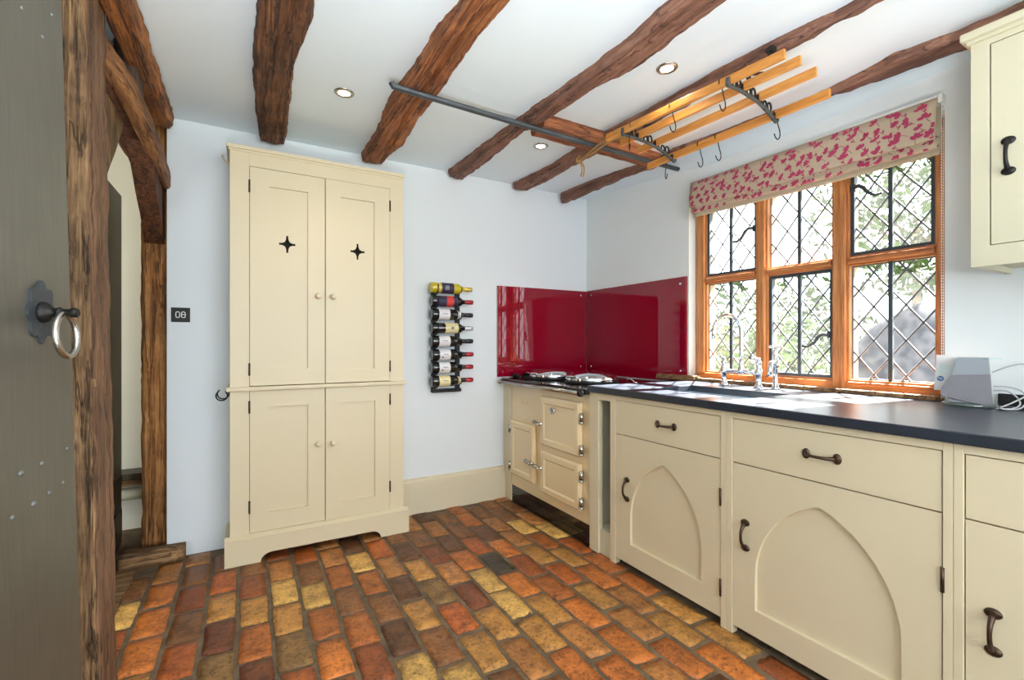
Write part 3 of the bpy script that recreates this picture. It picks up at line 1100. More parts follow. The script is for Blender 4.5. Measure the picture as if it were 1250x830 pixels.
mb.box((CX0 - 0.006, CYF - 0.006, 2.166), (CX1 + 0.003, YB - 0.002, 2.178), 0.003)
obj('cornice', mb, M['cream'], cup)
mb = MB()
mb.box((CX0 - 0.016, CYF - 0.02, 0.906), (CX1 + 0.013, YB - 0.002, 0.928), 0.005)
obj('ledge', mb, M['cream'], cup)
# plinth with a shaped cut-out
X0, X1 = CX0 - 0.023, CX1 + 0.027
out = [(X0, 0.0), (X0, 0.135), (X1, 0.135), (X1, 0.0), (0.70, 0.0)]
out += [(0.70 - 0.055 * (1 - math.cos(a)), 0.045 * math.sin(a)) for a in [PI / 2 * i / 6 for i in range(1, 7)]]
out += [(0.122 - 0.055 * (1 - math.sin(a)) + 0.0, 0.045 * math.cos(a)) for a in [PI / 2 - PI / 2 * i / 6 for i in range(0, 0)]]
out += [(0.067 + 0.055 * (1 - math.cos(a)), 0.045 * math.sin(a)) for a in [PI / 2 - PI / 2 * i / 6 for i in range(0, 7)]]
mb = MB()
mb.prism(out, [], lambda u, v, d: Vector((u, d, v)), CYF - 0.026, CYF)
mb.box((X0, CYF - 0.001, 0.0), (X0 + 0.02, YB - 0.002, 0.135))
mb.box((X1 - 0.02, CYF - 0.001, 0.0), (X1, YB - 0.002, 0.135))
mb.add([(X0, CYF - 0.026, 0.135), (X1, CYF - 0.026, 0.135), (X1, CYF, 0.15), (X0, CYF, 0.15)], [(0, 1, 2, 3)])
mb.box((X0 + 0.01, CYF, 0.10), (X1 - 0.01, YB - 0.01, 0.14))
obj('plinth', mb, M['cream'], cup)


def star_hole(cx, cz, s):
    """four-pointed cross cut-out with knobbed tips"""
    pts = []
    for k in range(4):
        a = PI / 2 * k
        def P(r, t): return (cx + r * math.cos(a + t), cz + r * math.sin(a + t) * 1.15)
        pts += [P(s * 0.40, -PI / 4), P(s * 0.55, -0.30), P(s * 0.80, -0.14), P(s * 0.94, -0.17), P(s * 1.02, 0), P(s * 0.94, 0.17), P(s * 0.80, 0.14), P(s * 0.55, 0.30)]
    return pts


def rect(x0, z0, x1, z1):
    return [(x0, z0), (x1, z0), (x1, z1), (x0, z1)]


for di, (x0, x1, z0, z1, p0, p1, q0, q1, star, knobz, hz) in enumerate((
        (dX[0][0], dX[0][1], 0.932, 2.094, 0.108, 0.301, 1.020, 2.003, (0.197, 1.703), 1.424, (1.02, 1.99)),
        (dX[1][0], dX[1][1], 0.932, 2.094, 0.475, 0.666, 1.009, 2.001, (0.571, 1.698), 1.424, (1.02, 1.99)),
        (dX[0][0], dX[0][1], 0.152, 0.904, 0.107, 0.301, 0.248, 0.815, None, 0.594, (0.29, 0.82)),
        (dX[1][0], dX[1][1], 0.152, 0.904, 0.475, 0.670, 0.243, 0.816, None, 0.592, (0.29, 0.82)))):
    left = di % 2 == 0
    yo = CYF - (0.004 if not left else 0.0)
    to3 = lambda u, v, d: Vector((u, d, v))
    mb = MB()
    mb.prism(rect(x0, z0, x1, z1), [rect(p0, q0, p1, q1)], to3, yo, yo + 0.02)
    d = obj('door', mb, M['cream'], cup)
    mb = MB()
    mb.prism(rect(p0 - .004, q0 - .004, p1 + .004, q1 + .004), [star_hole(star[0], star[1], 0.041)] if star else [], to3, yo + 0.013, yo + 0.019)
    obj('door_panel', mb, M['cream'], d)
    kx = x1 - 0.036 if left else x0 + 0.038
    mb = MB()
    mb.lathe([(0.008, -0.002), (0.007, 0.012), (0.013, 0.018), (0.0165, 0.026), (0.0145, 0.034), (0.007, 0.038)], (kx, yo, knobz), '-y', 18)
    obj('knob', mb, M['cream'], d)
    hx = x0 - 0.002 if left else x1 + 0.002
    for z in hz:
        mb = MB()
        mb.cyl((hx, yo - 0.003, z - 0.033), (hx, yo - 0.003, z + 0.033), 0.0045, 8)
        obj('hinge', mb, M['bronze'], d)
mb = MB()
mb.tube([(CX0 + 0.001, 2.95, 2.135), (CX0 - 0.02, 2.95, 2.14), (CX0 - 0.034, 2.95, 2.155), (CX0 - 0.036, 2.95, 2.17)], 0.006, 8)
obj('side_catch', mb, M['cream_pale'], cup)
# horseshoe hooks on the cupboard's side, and the pale catch under the cornice
for k, (dy, dz) in enumerate(((0.0, 0), (0.035, -0.012))):
    hk = MB()
    c = (CX0 - 0.030 - 0.008 * k, CYF + 0.04 + dy, 0.893 + dz)
    hk.tube(arc(c, 0.026, 125, 415, 20, 0, 2), 0.0035, 8)
    hk.tube([(CX0 + 0.002, c[1], 0.907), (CX0 - 0.014, c[1], 0.905), (CX0 - 0.016, c[1], 0.90 + dz)], 0.003, 8)
    o = obj('horseshoe_hook', hk, M['iron_dark'], loc=(CX0 - 0.03, c[1], 0.89))
    tag(o, ['black horseshoe hook on the cupboard side, nearer the front', 'black horseshoe hook on the cupboard side, nearer the wall'][k], 'hook', 'hooks on the cupboard side')

# switch plate on the back wall
sw = thing('light_switch', 'dark metal double light switch with chrome surrounds beside the corner post', 'switch', (-0.31, YB, 1.315))
mb = MB()
mb.box((-0.353, YB - 0.006, 1.274), (-0.268, YB + 0.001, 1.353), 0.002)
obj('plate', mb, M['iron_dark'], sw)
for k, xx in enumerate((-0.323, -0.298)):
    mb = MB()
    q = []
    for i in range(24):
        a = 2 * PI * i / 24
        q.append((xx + 0.0085 * math.copysign(abs(math.cos(a)) ** .6, math.cos(a)), YB - 0.008, 1.314 + 0.0155 * math.copysign(abs(math.sin(a)) ** .6, math.sin(a))))
    mb.tube(q, 0.0022, 8, closed=True)
    if k == 1:
        mb.tube([(xx - 0.008, YB - 0.008, 1.315), (xx + 0.008, YB - 0.008, 1.315)], 0.002, 8)
    obj('toggle', mb, M['white_plastic'], sw)

# =================================================================== WINE RACK AND BOTTLES
rk = thing('wine_rack', 'black metal wall rack holding eight wine bottles', 'rack', (1.2, YB, 0.82))
mb = MB()
RXL, RXR = 1.135, 1.315
for xx in (RXL, RXR):
    mb = MB()
    mb.box((xx - 0.016, YB - 0.022, 0.822), (xx + 0.016, YB + 0.001, 1.56), 0.002)
    obj('upright', mb, M['iron_dark'], rk)
mb = MB()
mb.box((RXL - 0.016, YB - 0.05, 0.815), (RXR + 0.016, YB - 0.001, 0.838), 0.002)
obj('bottom_bar', mb, M['iron_dark'], rk)
BZ = [1.540, 1.449, 1.357, 1.263, 1.172, 1.079, 0.990, 0.897]
RB = 0.0365
BY = YB - 0.068
for z in BZ:
    for xx in (RXL, RXR):
        rr = RB + 0.003 if xx == RXL else 0.020
        mb = MB()
        mb.tube(arc((xx, BY, z), rr, 150, 395, 18, 1, 2), 0.004, 6, flat=(0.002, 0.012))
        a = math.radians(395)
        mb.box((xx - 0.01, BY + rr * math.cos(a) - 0.002, z + rr * math.sin(a) - 0.002), (xx + 0.01, YB - 0.015, z + rr * math.sin(a) + 0.002))
        obj('cradle', mb, M['iron_dark'], rk)


def bottle(label, z, kind, glass, foil, x0=1.098):
    """lying bottle, base at the left, neck to the right"""
    b = thing('wine_bottle', label, 'bottle', (x0, BY, z), 'wine bottles in the wall rack')
    r = RB
    if kind == 'bordeaux':
        prof = [(0.02, 0.006), (r * .9, 0.0), (r, 0.005), (r, 0.195), (r * .93, 0.21), (r * .6, 0.228), (0.0155, 0.245), (0.0145, 0.27), (0.0145, 0.298)]
    else:
        r = RB + 0.002
        prof = [(0.02, 0.006), (r * .9, 0.0), (r, 0.005), (r, 0.150), (r * .94, 0.172), (r * .72, 0.200), (r * .48, 0.225), (0.0155, 0.25), (0.0145, 0.27), (0.0145, 0.298)]
    mb = MB()
    mb.lathe(prof, (x0, BY, z), 'x', 24)
    obj('glass_body', mb, glass, b)
    mb = MB()
    mb.lathe([(0.0152, 0.245 if kind == 'bordeaux' else 0.252), (0.0156, 0.25 if kind == 'bordeaux' else 0.258), (0.0156, 0.285), (0.017, 0.286), (0.017, 0.298), (0.0155, 0.3), (0.012, 0.315)][:6] + [(0.0155, 0.312), (0.005, 0.313)], (x0, BY, z), 'x', 18)
    obj('capsule', mb, foil, b)
    return b, r


def wrap(b, name, x0, z, r, a, c, mat, half=110, mid=-55):
    mb = MB()
    n = 18
    vs = []
    for i in range(n + 1):
        t = math.radians(mid - half + 2 * half * i / n)
        # angle measured from -y towards +z
        for h in (a, c):
            vs.append((x0 + h, BY - (r + .0006) * math.cos(t + math.radians(55)), z + (r + .0006) * math.sin(t + math.radians(55))))
    mb.add(vs, [(2 * i, 2 * i + 1, 2 * i + 3, 2 * i + 2) for i in range(n)], True)
    return obj(name, mb, mat, b)


BOT = [
    ('golden bottle with a dark purple label, topmost in the rack', 'bordeaux', 'wine_gold', 'foil_gold'),
    ('dark bottle with a black and red label, second from the top', 'bordeaux', 'wine_dark', 'foil_red'),
    ('dark round-shouldered bottle with white label and neck label, third from the top', 'burgundy', 'wine_dark', 'foil_black'),
    ('dark bottle with silver capsule and cream crest label, fourth from the top', 'bordeaux', 'wine_dark', 'foil_silver'),
    ('dark bottle with white label and black capsule, fifth from the top', 'burgundy', 'wine_dark', 'foil_black'),
    ('dark bottle with white label and red capsule, sixth from the top', 'burgundy', 'wine_dark', 'foil_red'),
    ('dark bottle with white label and red capsule, second from the bottom', 'burgundy', 'wine_dark', 'foil_red'),
    ('dark bottle with a cream label, lowest in the rack', 'burgundy', 'wine_dark', 'foil_red')]
for i, (lb, kd, g, fo) in enumerate(BOT):
    x0 = 1.098 + (-0.008 if i == 0 else random.uniform(-.003, .004))
    z = BZ[i]
    b, r = bottle(lb, z, kd, M[g], M[fo], x0)
    if i == 0:
        wrap(b, 'paper_label', x0, z, r, 0.075, 0.165, M['print_dark'])
        wrap(b, 'label_picture', x0, z, r + .0005, 0.098, 0.128, M['device_fabric'], 25)
        wrap(b, 'side_label', x0, z, r, 0.035, 0.068, M['foil_gold'])
    elif i == 1:
        wrap(b, 'paper_label', x0, z, r, 0.03, 0.185, M['print_dark'])
        wrap(b, 'red_panel', x0, z, r + .0005, 0.105, 0.155, M['print_red'])
    elif i == 3:
        wrap(b, 'paper_label', x0, z, r, 0.095, 0.19, M['paper_cream'])
        wrap(b, 'crest', x0, z, r + .0005, 0.135, 0.155, M['device_fabric'], 16)
    else:
        wrap(b, 'paper_label', x0, z, r, 0.05, 0.13, M['paper_cream'] if i == 7 else M['paper'])
        wrap(b, 'printed_line', x0, z, r + .0005, 0.075, 0.112, M['device_grey'], 4, -50)
        if i in (5, 6): wrap(b, 'seal', x0, z, r + .0005, 0.066, 0.076, M['bronze'], 8, -80)
        if i in (2, 7):
            mb = MB()
            mb.lathe([(r * .80, 0.191), (r * .775, 0.194), (r * .56, 0.2185), (r * .52, 0.219)], (x0, BY, z), 'x', 20)
            obj('neck_label', mb, M['paper_cream'] if i == 7 else M['paper'], b)

# =================================================================== SPLASHBACK
for k in range(2):
    sp = thing('splashback', ['maroon glass splashback on the back wall behind the cooker', 'maroon glass splashback on the window wall beside the window'][k],
               'splashback', (2.05, YB, 0.92) if k == 0 else (XW, 2.6, 0.92), 'maroon glass splashbacks')
    mb = MB()
    if k == 0:
        mb.box((1.642, YB - 0.012, 0.905), (2.486, YB - 0.0005, 1.592), 0.001)
    else:
        mb.box((XW - 0.012, 2.073, 0.905), (XW - 0.0005, YB - 0.013, 1.595), 0.001)
    obj('glass_panel', mb, M['glass_maroon'], sp)
    sc_ = [(2.43, 1.555), (2.43, 0.965)] if k == 0 else [(YB - 0.07, 1.555), (YB - 0.07, 0.965), (2.12, 1.55), (2.12, 0.975)]
    for a, z in sc_:
        mb = MB()
        if k == 0:
            mb.lathe([(0.009, 0.01), (0.009, 0.014), (0.006, 0.0165)], (a, YB, z), '-y', 14)
        else:
            mb.lathe([(0.009, 0.01), (0.009, 0.014), (0.006, 0.0165)], (XW, a, z), '-x', 14)
        obj('screw_cap', mb, M['chrome'], sp)

# =================================================================== RANGE COOKER
XF = 1.70
rg = thing('range_cooker', 'cream enamel range cooker with chrome fittings under the maroon splashback', 'cooker', (2.05, 2.53, 0))
RY0, RY1 = 2.075, 2.985
mb = MB()
mb.box((XF, RY0, 0.118), (2.45, RY1, 0.868), 0.008)
obj('body', mb, M['enamel'], rg)
mb = MB()
mb.box((XF + 0.004, RY0 + 0.002, 0.0), (2.4, RY1 - 0.002, 0.119))
obj('plinth', mb, M['enamel_black'], rg)
mb = MB()
mb.box((XF - 0.004, RY0 + 0.3, 0.062), (XF + 0.01, RY0 + 0.304, 0.066))
mb.box((XF + 0.0, RY0 + 0.002, 0.045), (XF + 0.006, RY1 - 0.002, 0.05))
obj('plinth_seam', mb, M['black'], rg)
mb = MB()
mb.box((XF - 0.035, RY0 + 0.002, 0.868), (2.47, 3.085, 0.898), 0.006)
obj('top_plate', mb, M['enamel_black'], rg)


def oven_door(y0, y1, z0, z1, hinge_far, latch_z, hz, latch_y):
    """thick cast door with raised border; hinges on the far or near side"""
    mb = MB()
    mb.box((XF - 0.026, y0, z0), (XF - 0.001, y1, z1), 0.010)
    d = obj('door', mb, M['enamel'], rg)
    mb = MB()
    b = 0.042
    to3 = lambda u, v, q: Vector((q, u, v))
    mb.prism(rect(y0 + .012, z0 + .012, y1 - .012, z1 - .012), [rect(y0 + b, z0 + b, y1 - b, z1 - b)], to3, XF - 0.034, XF - 0.022, back=False)
    # sloping inner lip
    i0 = rect(y0 + b, z0 + b, y1 - b, z1 - b)
    i1 = rect(y0 + b + .01, z0 + b + .01, y1 - b - .01, z1 - b - .01)
    o0 = rect(y0 + .002, z0 + .002, y1 - .002, z1 - .002)
    o1 = rect(y0 + .012, z0 + .012, y1 - .012, z1 - .012)
    for A, B, xa, xb in ((i0, i1, XF - .034, XF - .0262), (o0, o1, XF - .024, XF - .034)):
        vs = [(xa, p[0], p[1]) for p in A] + [(xb, p[0], p[1]) for p in B]
        mb.add(vs, [(k, (k + 1) % 4, 4 + (k + 1) % 4, 4 + k) for k in range(4)])
    obj('door_border', mb, M['enamel'], d)
    yh = y1 + 0.014 if hinge_far else y0 - 0.014
    for z in hz:
        mb = MB()
        mb.cyl((XF - 0.026, yh, z - 0.026), (XF - 0.026, yh, z + 0.020), 0.0135, 14)
        mb.lathe([(0.006, 0), (0.017, 0.005), (0.017, 0.013), (0.006, 0.020)], (XF - 0.026, yh, z - 0.044), 'z', 14)
        mb.box((XF - 0.022, min(yh, yh + (-.035 if hinge_far else .035)), z), (XF - 0.006, max(yh, yh + (-.035 if hinge_far else .035)), z + 0.02), 0.003)
        obj('hinge', mb, M['nickel'], d)
    mb = MB()
    s = 1 if hinge_far else -1
    yl = latch_y
    mb.lathe([(0.013, 0.0), (0.013, 0.012), (0.009, 0.016), (0.009, 0.03), (0.011, 0.034), (0.006, 0.04)], (XF - 0.024, yl, latch_z), '-x', 14)
    mb.tube([(XF - 0.048, yl - 0.005, latch_z), (XF - 0.052, yl + 0.02, latch_z + 0.004), (XF - 0.052, yl + 0.055, latch_z + 0.007)], [0.010, 0.011, 0.013], 10)
    obj('latch', mb, M['nickel'], d)
    return d


oven_door(2.640, 2.952, 0.212, 0.602, True, 0.352, (0.275, 0.545), 2.655)
d = oven_door(2.145, 2.557, 0.495, 0.815, False, 0.632, (0.55, 0.735), 2.545)
mb = MB()
mb.lathe([(0.022, 0.0), (0.024, 0.006), (0.019, 0.009), (0.018, 0.005)], (XF - 0.028, 2.415, 0.735), '-x', 22)
th = obj('thermometer', mb, M['chrome'], d)
mb = MB()
mb.lathe([(0.0175, 0.0045), (0.0172, 0.0065)], (XF - 0.028, 2.415, 0.735), '-x', 22)
mb.box((XF - 0.0355, 2.413, 0.728), (XF - 0.034, 2.417, 0.75))
obj('dial', mb, M['device_grey'], th)
oven_door(2.145, 2.557, 0.185, 0.458, False, 0.345, (0.245, 0.40), 2.545)
# raised vertical seam between the two door columns
mb = MB()
mb.box((XF - 0.006, 2.585, 0.20), (XF + 0.004, 2.60, 0.84), 0.004)
obj('seam', mb, M['enamel'], rg)
# embossed maker's name
cu = bpy.data.curves.new('maker_name', 'FONT')
cu.body = 'ESSE'
cu.size = 0.048
cu.extrude = 0.004
cu.bevel_depth = 0.0008
cu.align_x = 'CENTER'
tmp = bpy.data.objects.new('tmp', cu)
me = bpy.data.meshes.new_from_object(tmp)
bpy.data.objects.remove(tmp)
me.transform(Matrix.Translation(Vector((XF - 0.001, 2.80, 0.735)) - ORG[rg.name]) @ Matrix(((0, 0, -1, 0), (-1, 0, 0, 0), (0, 1, 0, 0), (0, 0, 0, 1))))
me.materials.append(M['enamel'])
o = bpy.data.objects.new('maker_name', me)
COL.objects.link(o)
o.parent = rg
# chrome front rail with brackets
mb = MB()
mb.cyl((XF - 0.062, RY0 + 0.03, 0.874), (XF - 0.062, 3.05, 0.874), 0.0125, 16)
rl = obj('front_rail', mb, M['nickel'], rg)
for yy in (RY0 + 0.02, 3.055):
    mb = MB()
    mb.lathe([(0.010, -0.016), (0.018, -0.01), (0.018, 0.01), (0.010, 0.016)], (XF - 0.062, yy, 0.874), 'y', 14)
    mb.tube([(XF - 0.062, yy, 0.874), (XF - 0.04, yy, 0.874), (XF - 0.015, yy, 0.88)], [0.013, 0.011, 0.015], 10)
    obj('rail_bracket', mb, M['iron_dark'] if yy < 2.5 else M['nickel'], rl)
# hotplates and domed lids
for k, (cx, cy) in enumerate(((1.95, 2.82), (1.985, 2.42))):
    mb = MB()
    mb.lathe([(0.175, 0.897), (0.178, 0.903), (0.178, 0.908), (0.165, 0.909)], (cx, cy, 0), 'z', 40)
    obj('hotplate_ring', mb, M['iron_dark'], rg)
    mb = MB()
    R = 0.170
    prof = [(R * .98, 0.908), (R, 0.912), (R, 0.926)]
    for i in range(1, 11):
        a = PI / 2 * i / 10
        prof.append((R * math.cos(a) ** 0.8 if i < 10 else 0.004, 0.926 + 0.05 * math.sin(a)))
    mb.lathe(prof, (cx, cy, 0), 'z', 44)
    ld = obj('hotplate_lid', mb, M['chrome'], rg)
    mb = MB()
    for s in (-1, 1):
        mb.tube([(cx - R * .90, cy + s * 0.055, 0.936), (cx - R * 1.0, cy + s * 0.055, 0.942), (cx - R * 1.06, cy + s * 0.055, 0.944)], 0.004, 8)
    mb.tube([(cx - R * 1.06, cy - 0.065, 0.944), (cx - R * 1.06, cy + 0.065, 0.944)], 0.006, 12)
    obj('lid_handle', mb, M['chrome'], ld)
    mb = MB()
    mb.cyl((cx + R + 0.01, cy - 0.06, 0.915), (cx + R + 0.01, cy + 0.06, 0.915), 0.011, 12)
    mb.box((cx + R - 0.03, cy - 0.04, 0.91), (cx + R + 0.012, cy + 0.04, 0.922), 0.003)
    obj('lid_hinge', mb, M['iron_dark'], ld)
# black flue collar at the far end of the top
mb = MB()
mb.lathe([(0.05, 0.896), (0.05, 0.905), (0.035, 0.91), (0.035, 0.925), (0.04, 0.926), (0.04, 0.932), (0.01, 0.936)], (1.86, 3.02, 0), 'z', 20)
for yy in (2.94, 2.98):
    mb.lathe([(0.014, 0.896), (0.014, 0.91), (0.018, 0.914), (0.016, 0.928), (0.006, 0.932)], (1.76, yy + 0.06, 0), 'z', 14)
obj('flue_knobs', mb, M['iron_dark'], rg)
# wire tool lying by the lid
mb = MB()
mb.tube([(2.02, 2.10, 0.903), (2.00, 2.105, 0.925), (1.99, 2.085, 0.945), (1.985, 2.05, 0.945), (1.98, 2.02, 0.93), (1.98, 2.0, 0.925)], 0.0035, 8)
o = obj('lid_lifter', mb, M['chrome'], loc=(2.0, 2.05, 0.925))
tag(o, 'small bent chrome wire lid lifter at the worktop end beside the cooker', 'tool')

# filler panel between cooker and wall
mb = MB()
mb.box((XF - 0.002, 2.99, 0.0), (2.4, YB - 0.001, 0.868), 0.002)
o = obj('filler_panel', mb, M['cream'], loc=(XF, 3.05, 0))
tag(o, 'narrow cream filler panel between cooker and back wall', 'panel')

# =================================================================== WORKTOP, CABINETS
FX = 1.69


def pull(name, c, horiz, mat, parent, L=0.098, nrm=(-1, 0, 0)):
    """bow handle with two flared oval ends; c = centre on the face, along y or z"""
    c = Vector(c)
    nv = Vector(nrm)
    a = Vector((0, 1, 0)) if horiz else Vector((0, 0, 1))
    b = nv.cross(a)
    mb = MB()
    pts, rs = [], []
    for i in range(15):
        t = i / 14 * 2 - 1
        pts.append(c + a * (L * 0.46 * t) + nv * (0.006 + 0.024 * (1 - abs(t) ** 2.6)))
        rs.append(0.0052 + 0.0024 * abs(t) ** 2)
    mb.tube(pts, rs, 10)
    for s in (-1, 1):
        e = c + a * (s * L * 0.5)
        rows = []
        for (rr, hh) in ((1.0, 0.0), (1.0, 0.003), (0.8, 0.006), (0.3, 0.0085)):
            rows.append([e + a * (math.cos(2 * PI * k / 16) * 0.0135 * rr) + b * (math.sin(2 * PI * k / 16) * 0.018 * rr) + nv * hh for k in range(16)])
        vs = [p for r_ in rows for p in r_]
        fs = [(i * 16 + k, i * 16 + (k + 1) % 16, (i + 1) * 16 + (k + 1) % 16, (i + 1) * 16 + k) for i in range(3) for k in range(16)]
        fs.append(tuple(range(48, 64)))
        mb.add(vs, fs, True)
    return obj(name, mb, mat, parent)


def arch_outline(y0, y1, z0, zs, za):
    """gothic arch: base z0, spring zs, apex za"""
    yc = (y0 + y1) / 2
    pts = [(y0, z0), (y1, z0), (y1, zs)]
    hw = (y1 - y0) / 2
    H = za - zs
    n = 14
    # circular arc from (y1,zs) to (yc,za): centre on the spring line
    cx = (H * H - hw * hw) / (2 * hw)         # distance beyond the axis
    Rr = hw + cx
    am = math.atan2(H, cx)
    right = [(yc - cx + Rr * math.cos(am * i / n), zs + Rr * math.sin(am * i / n)) for i in range(1, n + 1)]
    pts += right
    pts += [(2 * yc - p[0], p[1]) for p in reversed(right[:-1])]
    pts.append((y0, zs))
    return pts


def base_cabinet(label, stiles, dy0, dy1, arch, hinge_z, handle_y, handle_z, drawer_c, loc):
    cb = thing('base_cabinet', label, 'cabinet', loc, 'cream base cabinets under the worktop')
    f0, f1 = stiles[0][0], stiles[-1][1]
    mb = MB()
    for (a, b) in stiles:
        mb.box((FX - 0.004, a, 0.0), (FX + 0.03, b, 0.884), 0.002)
    mb.box((FX - 0.004, dy0 - 0.003, 0.861), (FX + 0.03, dy1 + 0.003, 0.884), 0.001)
    obj('face_frame', mb, M['cream'], cb)
    mb = MB()
    mb.box((FX + 0.05, f0 + 0.004, 0.0), (FX + 0.06, f1 - 0.004, 0.88))
    mb.box((FX + 0.03, f0 + 0.004, 0.08), (2.4, f0 + 0.014, 0.884))
    mb.box((FX + 0.03, f1 - 0.014, 0.08), (2.4, f1 - 0.004, 0.884))
    obj('carcass', mb, M['shaded_inside'], cb)  # coloured dark to give shade in the door gaps and toe recess
    mb = MB()
    mb.box((FX, dy0, 0.687), (FX + 0.022, dy1, 0.858), 0.0015)
    dw = obj('drawer', mb, M['cream'], cb)
    pull('handle', (FX, drawer_c, 0.777), True, M['bronze'], dw)
    to3 = lambda u, v, d: Vector((d, u, v))
    mb = MB()
    ar = arch_outline(*arch)
    mb.prism(rect(dy0, 0.036, dy1, 0.683), [ar], to3, FX, FX + 0.022)
    d = obj('door', mb, M['cream'], cb)
    yc, zc = (arch[0] + arch[1]) / 2, (arch[2] + arch[4]) / 2
    mb = MB()
    mb.prism([(yc + (p[0] - yc) * 1.01, zc + (p[1] - zc) * 1.01) for p in ar], [], to3, FX + 0.014, FX + 0.020)
    obj('arched_panel', mb, M['cream'], d)
    pull('handle', (FX, handle_y, handle_z), False, M['bronze'], d)
    for z in hinge_z:
        mb = MB()
        mb.cyl((FX - 0.004, dy0 - 0.0025, z - 0.035), (FX - 0.004, dy0 - 0.0025, z + 0.035), 0.005, 8)
        obj('hinge', mb, M['bronze'], d)
    return cb


base_cabinet('cream base cabinet with drawer and arched door next to the cooker', [(1.210, 1.234), (1.861, 1.900)], 1.237, 1.858,
             (1.330, 1.755, 0.137, 0.272, 0.588), (0.16, 0.53), 1.777, 0.412, 1.524, (2.0, 1.55, 0))
base_cabinet('widest cream base cabinet with drawer and arched door under the window', [(0.512, 0.534), (1.182, 1.2095)], 0.537, 1.180,
             (0.630, 1.088, 0.136, 0.268, 0.602), (0.16, 0.50), 1.127, 0.411, 0.851, (2.0, 0.86, 0))
base_cabinet('cream base cabinet with a black door handle, beneath the wall cupboard', [(-0.20, -0.155), (0.490, 0.5115)], -0.152, 0.487,
             (-0.05, 0.36, 0.136, 0.268, 0.602), (0.16, 0.50), 0.433, 0.407, 0.17, (2.0, 0.16, 0))
# towel-rail slot: cream post, wall of the slot and rail pegs
sl = thing('towel_slot', 'narrow cream open slot with towel pegs between cooker and base cabinet', 'slot', (1.9, 1.97, 0))
mb = MB()
mb.box((FX - 0.004, 1.998, 0.0), (FX + 0.03, 2.072, 0.884), 0.002)
mb.box((FX - 0.004, 1.9005, 0.848), (FX + 0.03, 1.9985, 0.884), 0.001)
obj('post', mb, M['cream'], sl)
mb = MB()
mb.box((FX + 0.028, 2.03, 0.0), (2.4, 2.072, 0.884))
mb.box((FX + 0.01, 1.902, 0.0), (2.4, 2.03, 0.135))
mb.box((2.3, 1.902, 0.13), (2.4, 2.03, 0.884))
obj('slot_lining', mb, M['cream_pale'], sl)
for z in (0.775, 0.70):
    mb = MB()
    mb.cyl((1.86, 2.03, z), (1.86, 1.915, z - 0.005), 0.008, 10)
    mb.lathe([(0.006, 0), (0.012, 0.005), (0.012, 0.012), (0.004, 0.017)], (1.86, 1.905, z - 0.005), 'y', 12)
    obj('peg', mb, M['nickel'], sl)

# worktop with the sink cut out
mb = MB()
hole = [(1.87, 1.25), (2.20, 1.25), (2.20, 1.80), (1.87, 1.80)]
mb.prism([(1.668, -0.9), (XW - 0.001, -0.9), (XW - 0.001, 2.0725), (1.668, 2.0725)], [hole], lambda u, v, d: Vector((u, v, d)), 0.92, 0.886)
wt = obj('worktop', mb, M['slate'], loc=(2.05, 0.6, 0.886))
mod = wt.modifiers.new('edge', 'BEVEL')
mod.width = 0.004
mod.segments = 2
mod.limit_method = 'ANGLE'
tag(wt, 'long black slate worktop over the cream base cabinets', 'worktop')
sk = thing('sink', 'sunken pale metal sink bowl set in the slate worktop', 'sink', (2.04, 1.52, 0.72))
mb = MB()
a0, b0, a1, b1 = 1.862, 1.242, 2.208, 1.808
top = [(a0, b0, .885), (a1, b0, .885), (a1, b1, .885), (a0, b1, .885)]
bot = [(a0 + .02, b0 + .02, .70), (a1 - .02, b0 + .02, .70), (a1 - .02, b1 - .02, .70), (a0 + .02, b1 - .02, .70)]
mb.add(top + bot, [(0, 1, 5, 4), (1, 2, 6, 5), (2, 3, 7, 6), (3, 0, 4, 7), (4, 5, 6, 7)])
obj('bowl', mb, plain('brushed_sink_steel', srgb(176, 188, 200), 0.3, metal=0.7), sk, fix=False)
mb = MB()
mb.lathe([(0.04, 0.7), (0.04, 0.703), (0.03, 0.704), (0.01, 0.702)], (2.04, 1.52, 0), 'z', 20)
obj('plughole', mb, M['chrome'], sk)

# ------------------------------------------------------------------ taps
tp = thing('mixer_tap', 'chrome swan-neck bridge mixer tap standing behind the sink', 'tap', (2.36, 1.6, 0.92))
TX = 2.36
for k, yy in enumerate((1.704, 1.499)):
    mb = MB()
    mb.lathe([(0.026, 0.92), (0.026, 0.926), (0.018, 0.934), (0.0145, 0.95), (0.0145, 0.985), (0.019, 0.99), (0.019, 1.018), (0.0145, 1.024), (0.0145, 1.05), (0.017, 1.054), (0.012, 1.066), (0.006, 1.07)],
             (TX, yy, 0), 'z', 20)
    pl = obj('pillar', mb, M['chrome'], tp)
    mb = MB()
    if k == 0:
        mb.tube([(TX, yy, 1.072), (TX - 0.02, yy - 0.004, 1.08), (TX - 0.055, yy - 0.012, 1.082)], [0.006, 0.006, 0.008], 10)
        mb.lathe([(0.010, 1.066), (0.010, 1.08), (0.004, 1.084)], (TX, yy, 0), 'z', 14)
    else:
        mb.lathe([(0.010, 1.066), (0.010, 1.08), (0.004, 1.084)], (TX, yy, 0), 'z', 14)
        mb.tube([(TX, yy, 1.075), (TX - 0.02, yy + 0.004, 1.08), (TX - 0.055, yy + 0.012, 1.082)], [0.006, 0.006, 0.008], 10)
    obj('tap_handle', mb, M['chrome'], pl)
mb = MB()
mb.cyl((TX, 1.704, 1.004), (TX, 1.499, 1.004), 0.0105, 14)
mb.lathe([(0.012, 0.99), (0.018, 0.996), (0.018, 1.02), (0.0125, 1.03), (0.0125, 1.05), (0.015, 1.054), (0.010, 1.06)], (TX, 1.6, 0), 'z', 18)
obj('bridge', mb, M['chrome'], tp)
mb = MB()
sd = Vector((-0.95, 0.3, 0)).normalized()
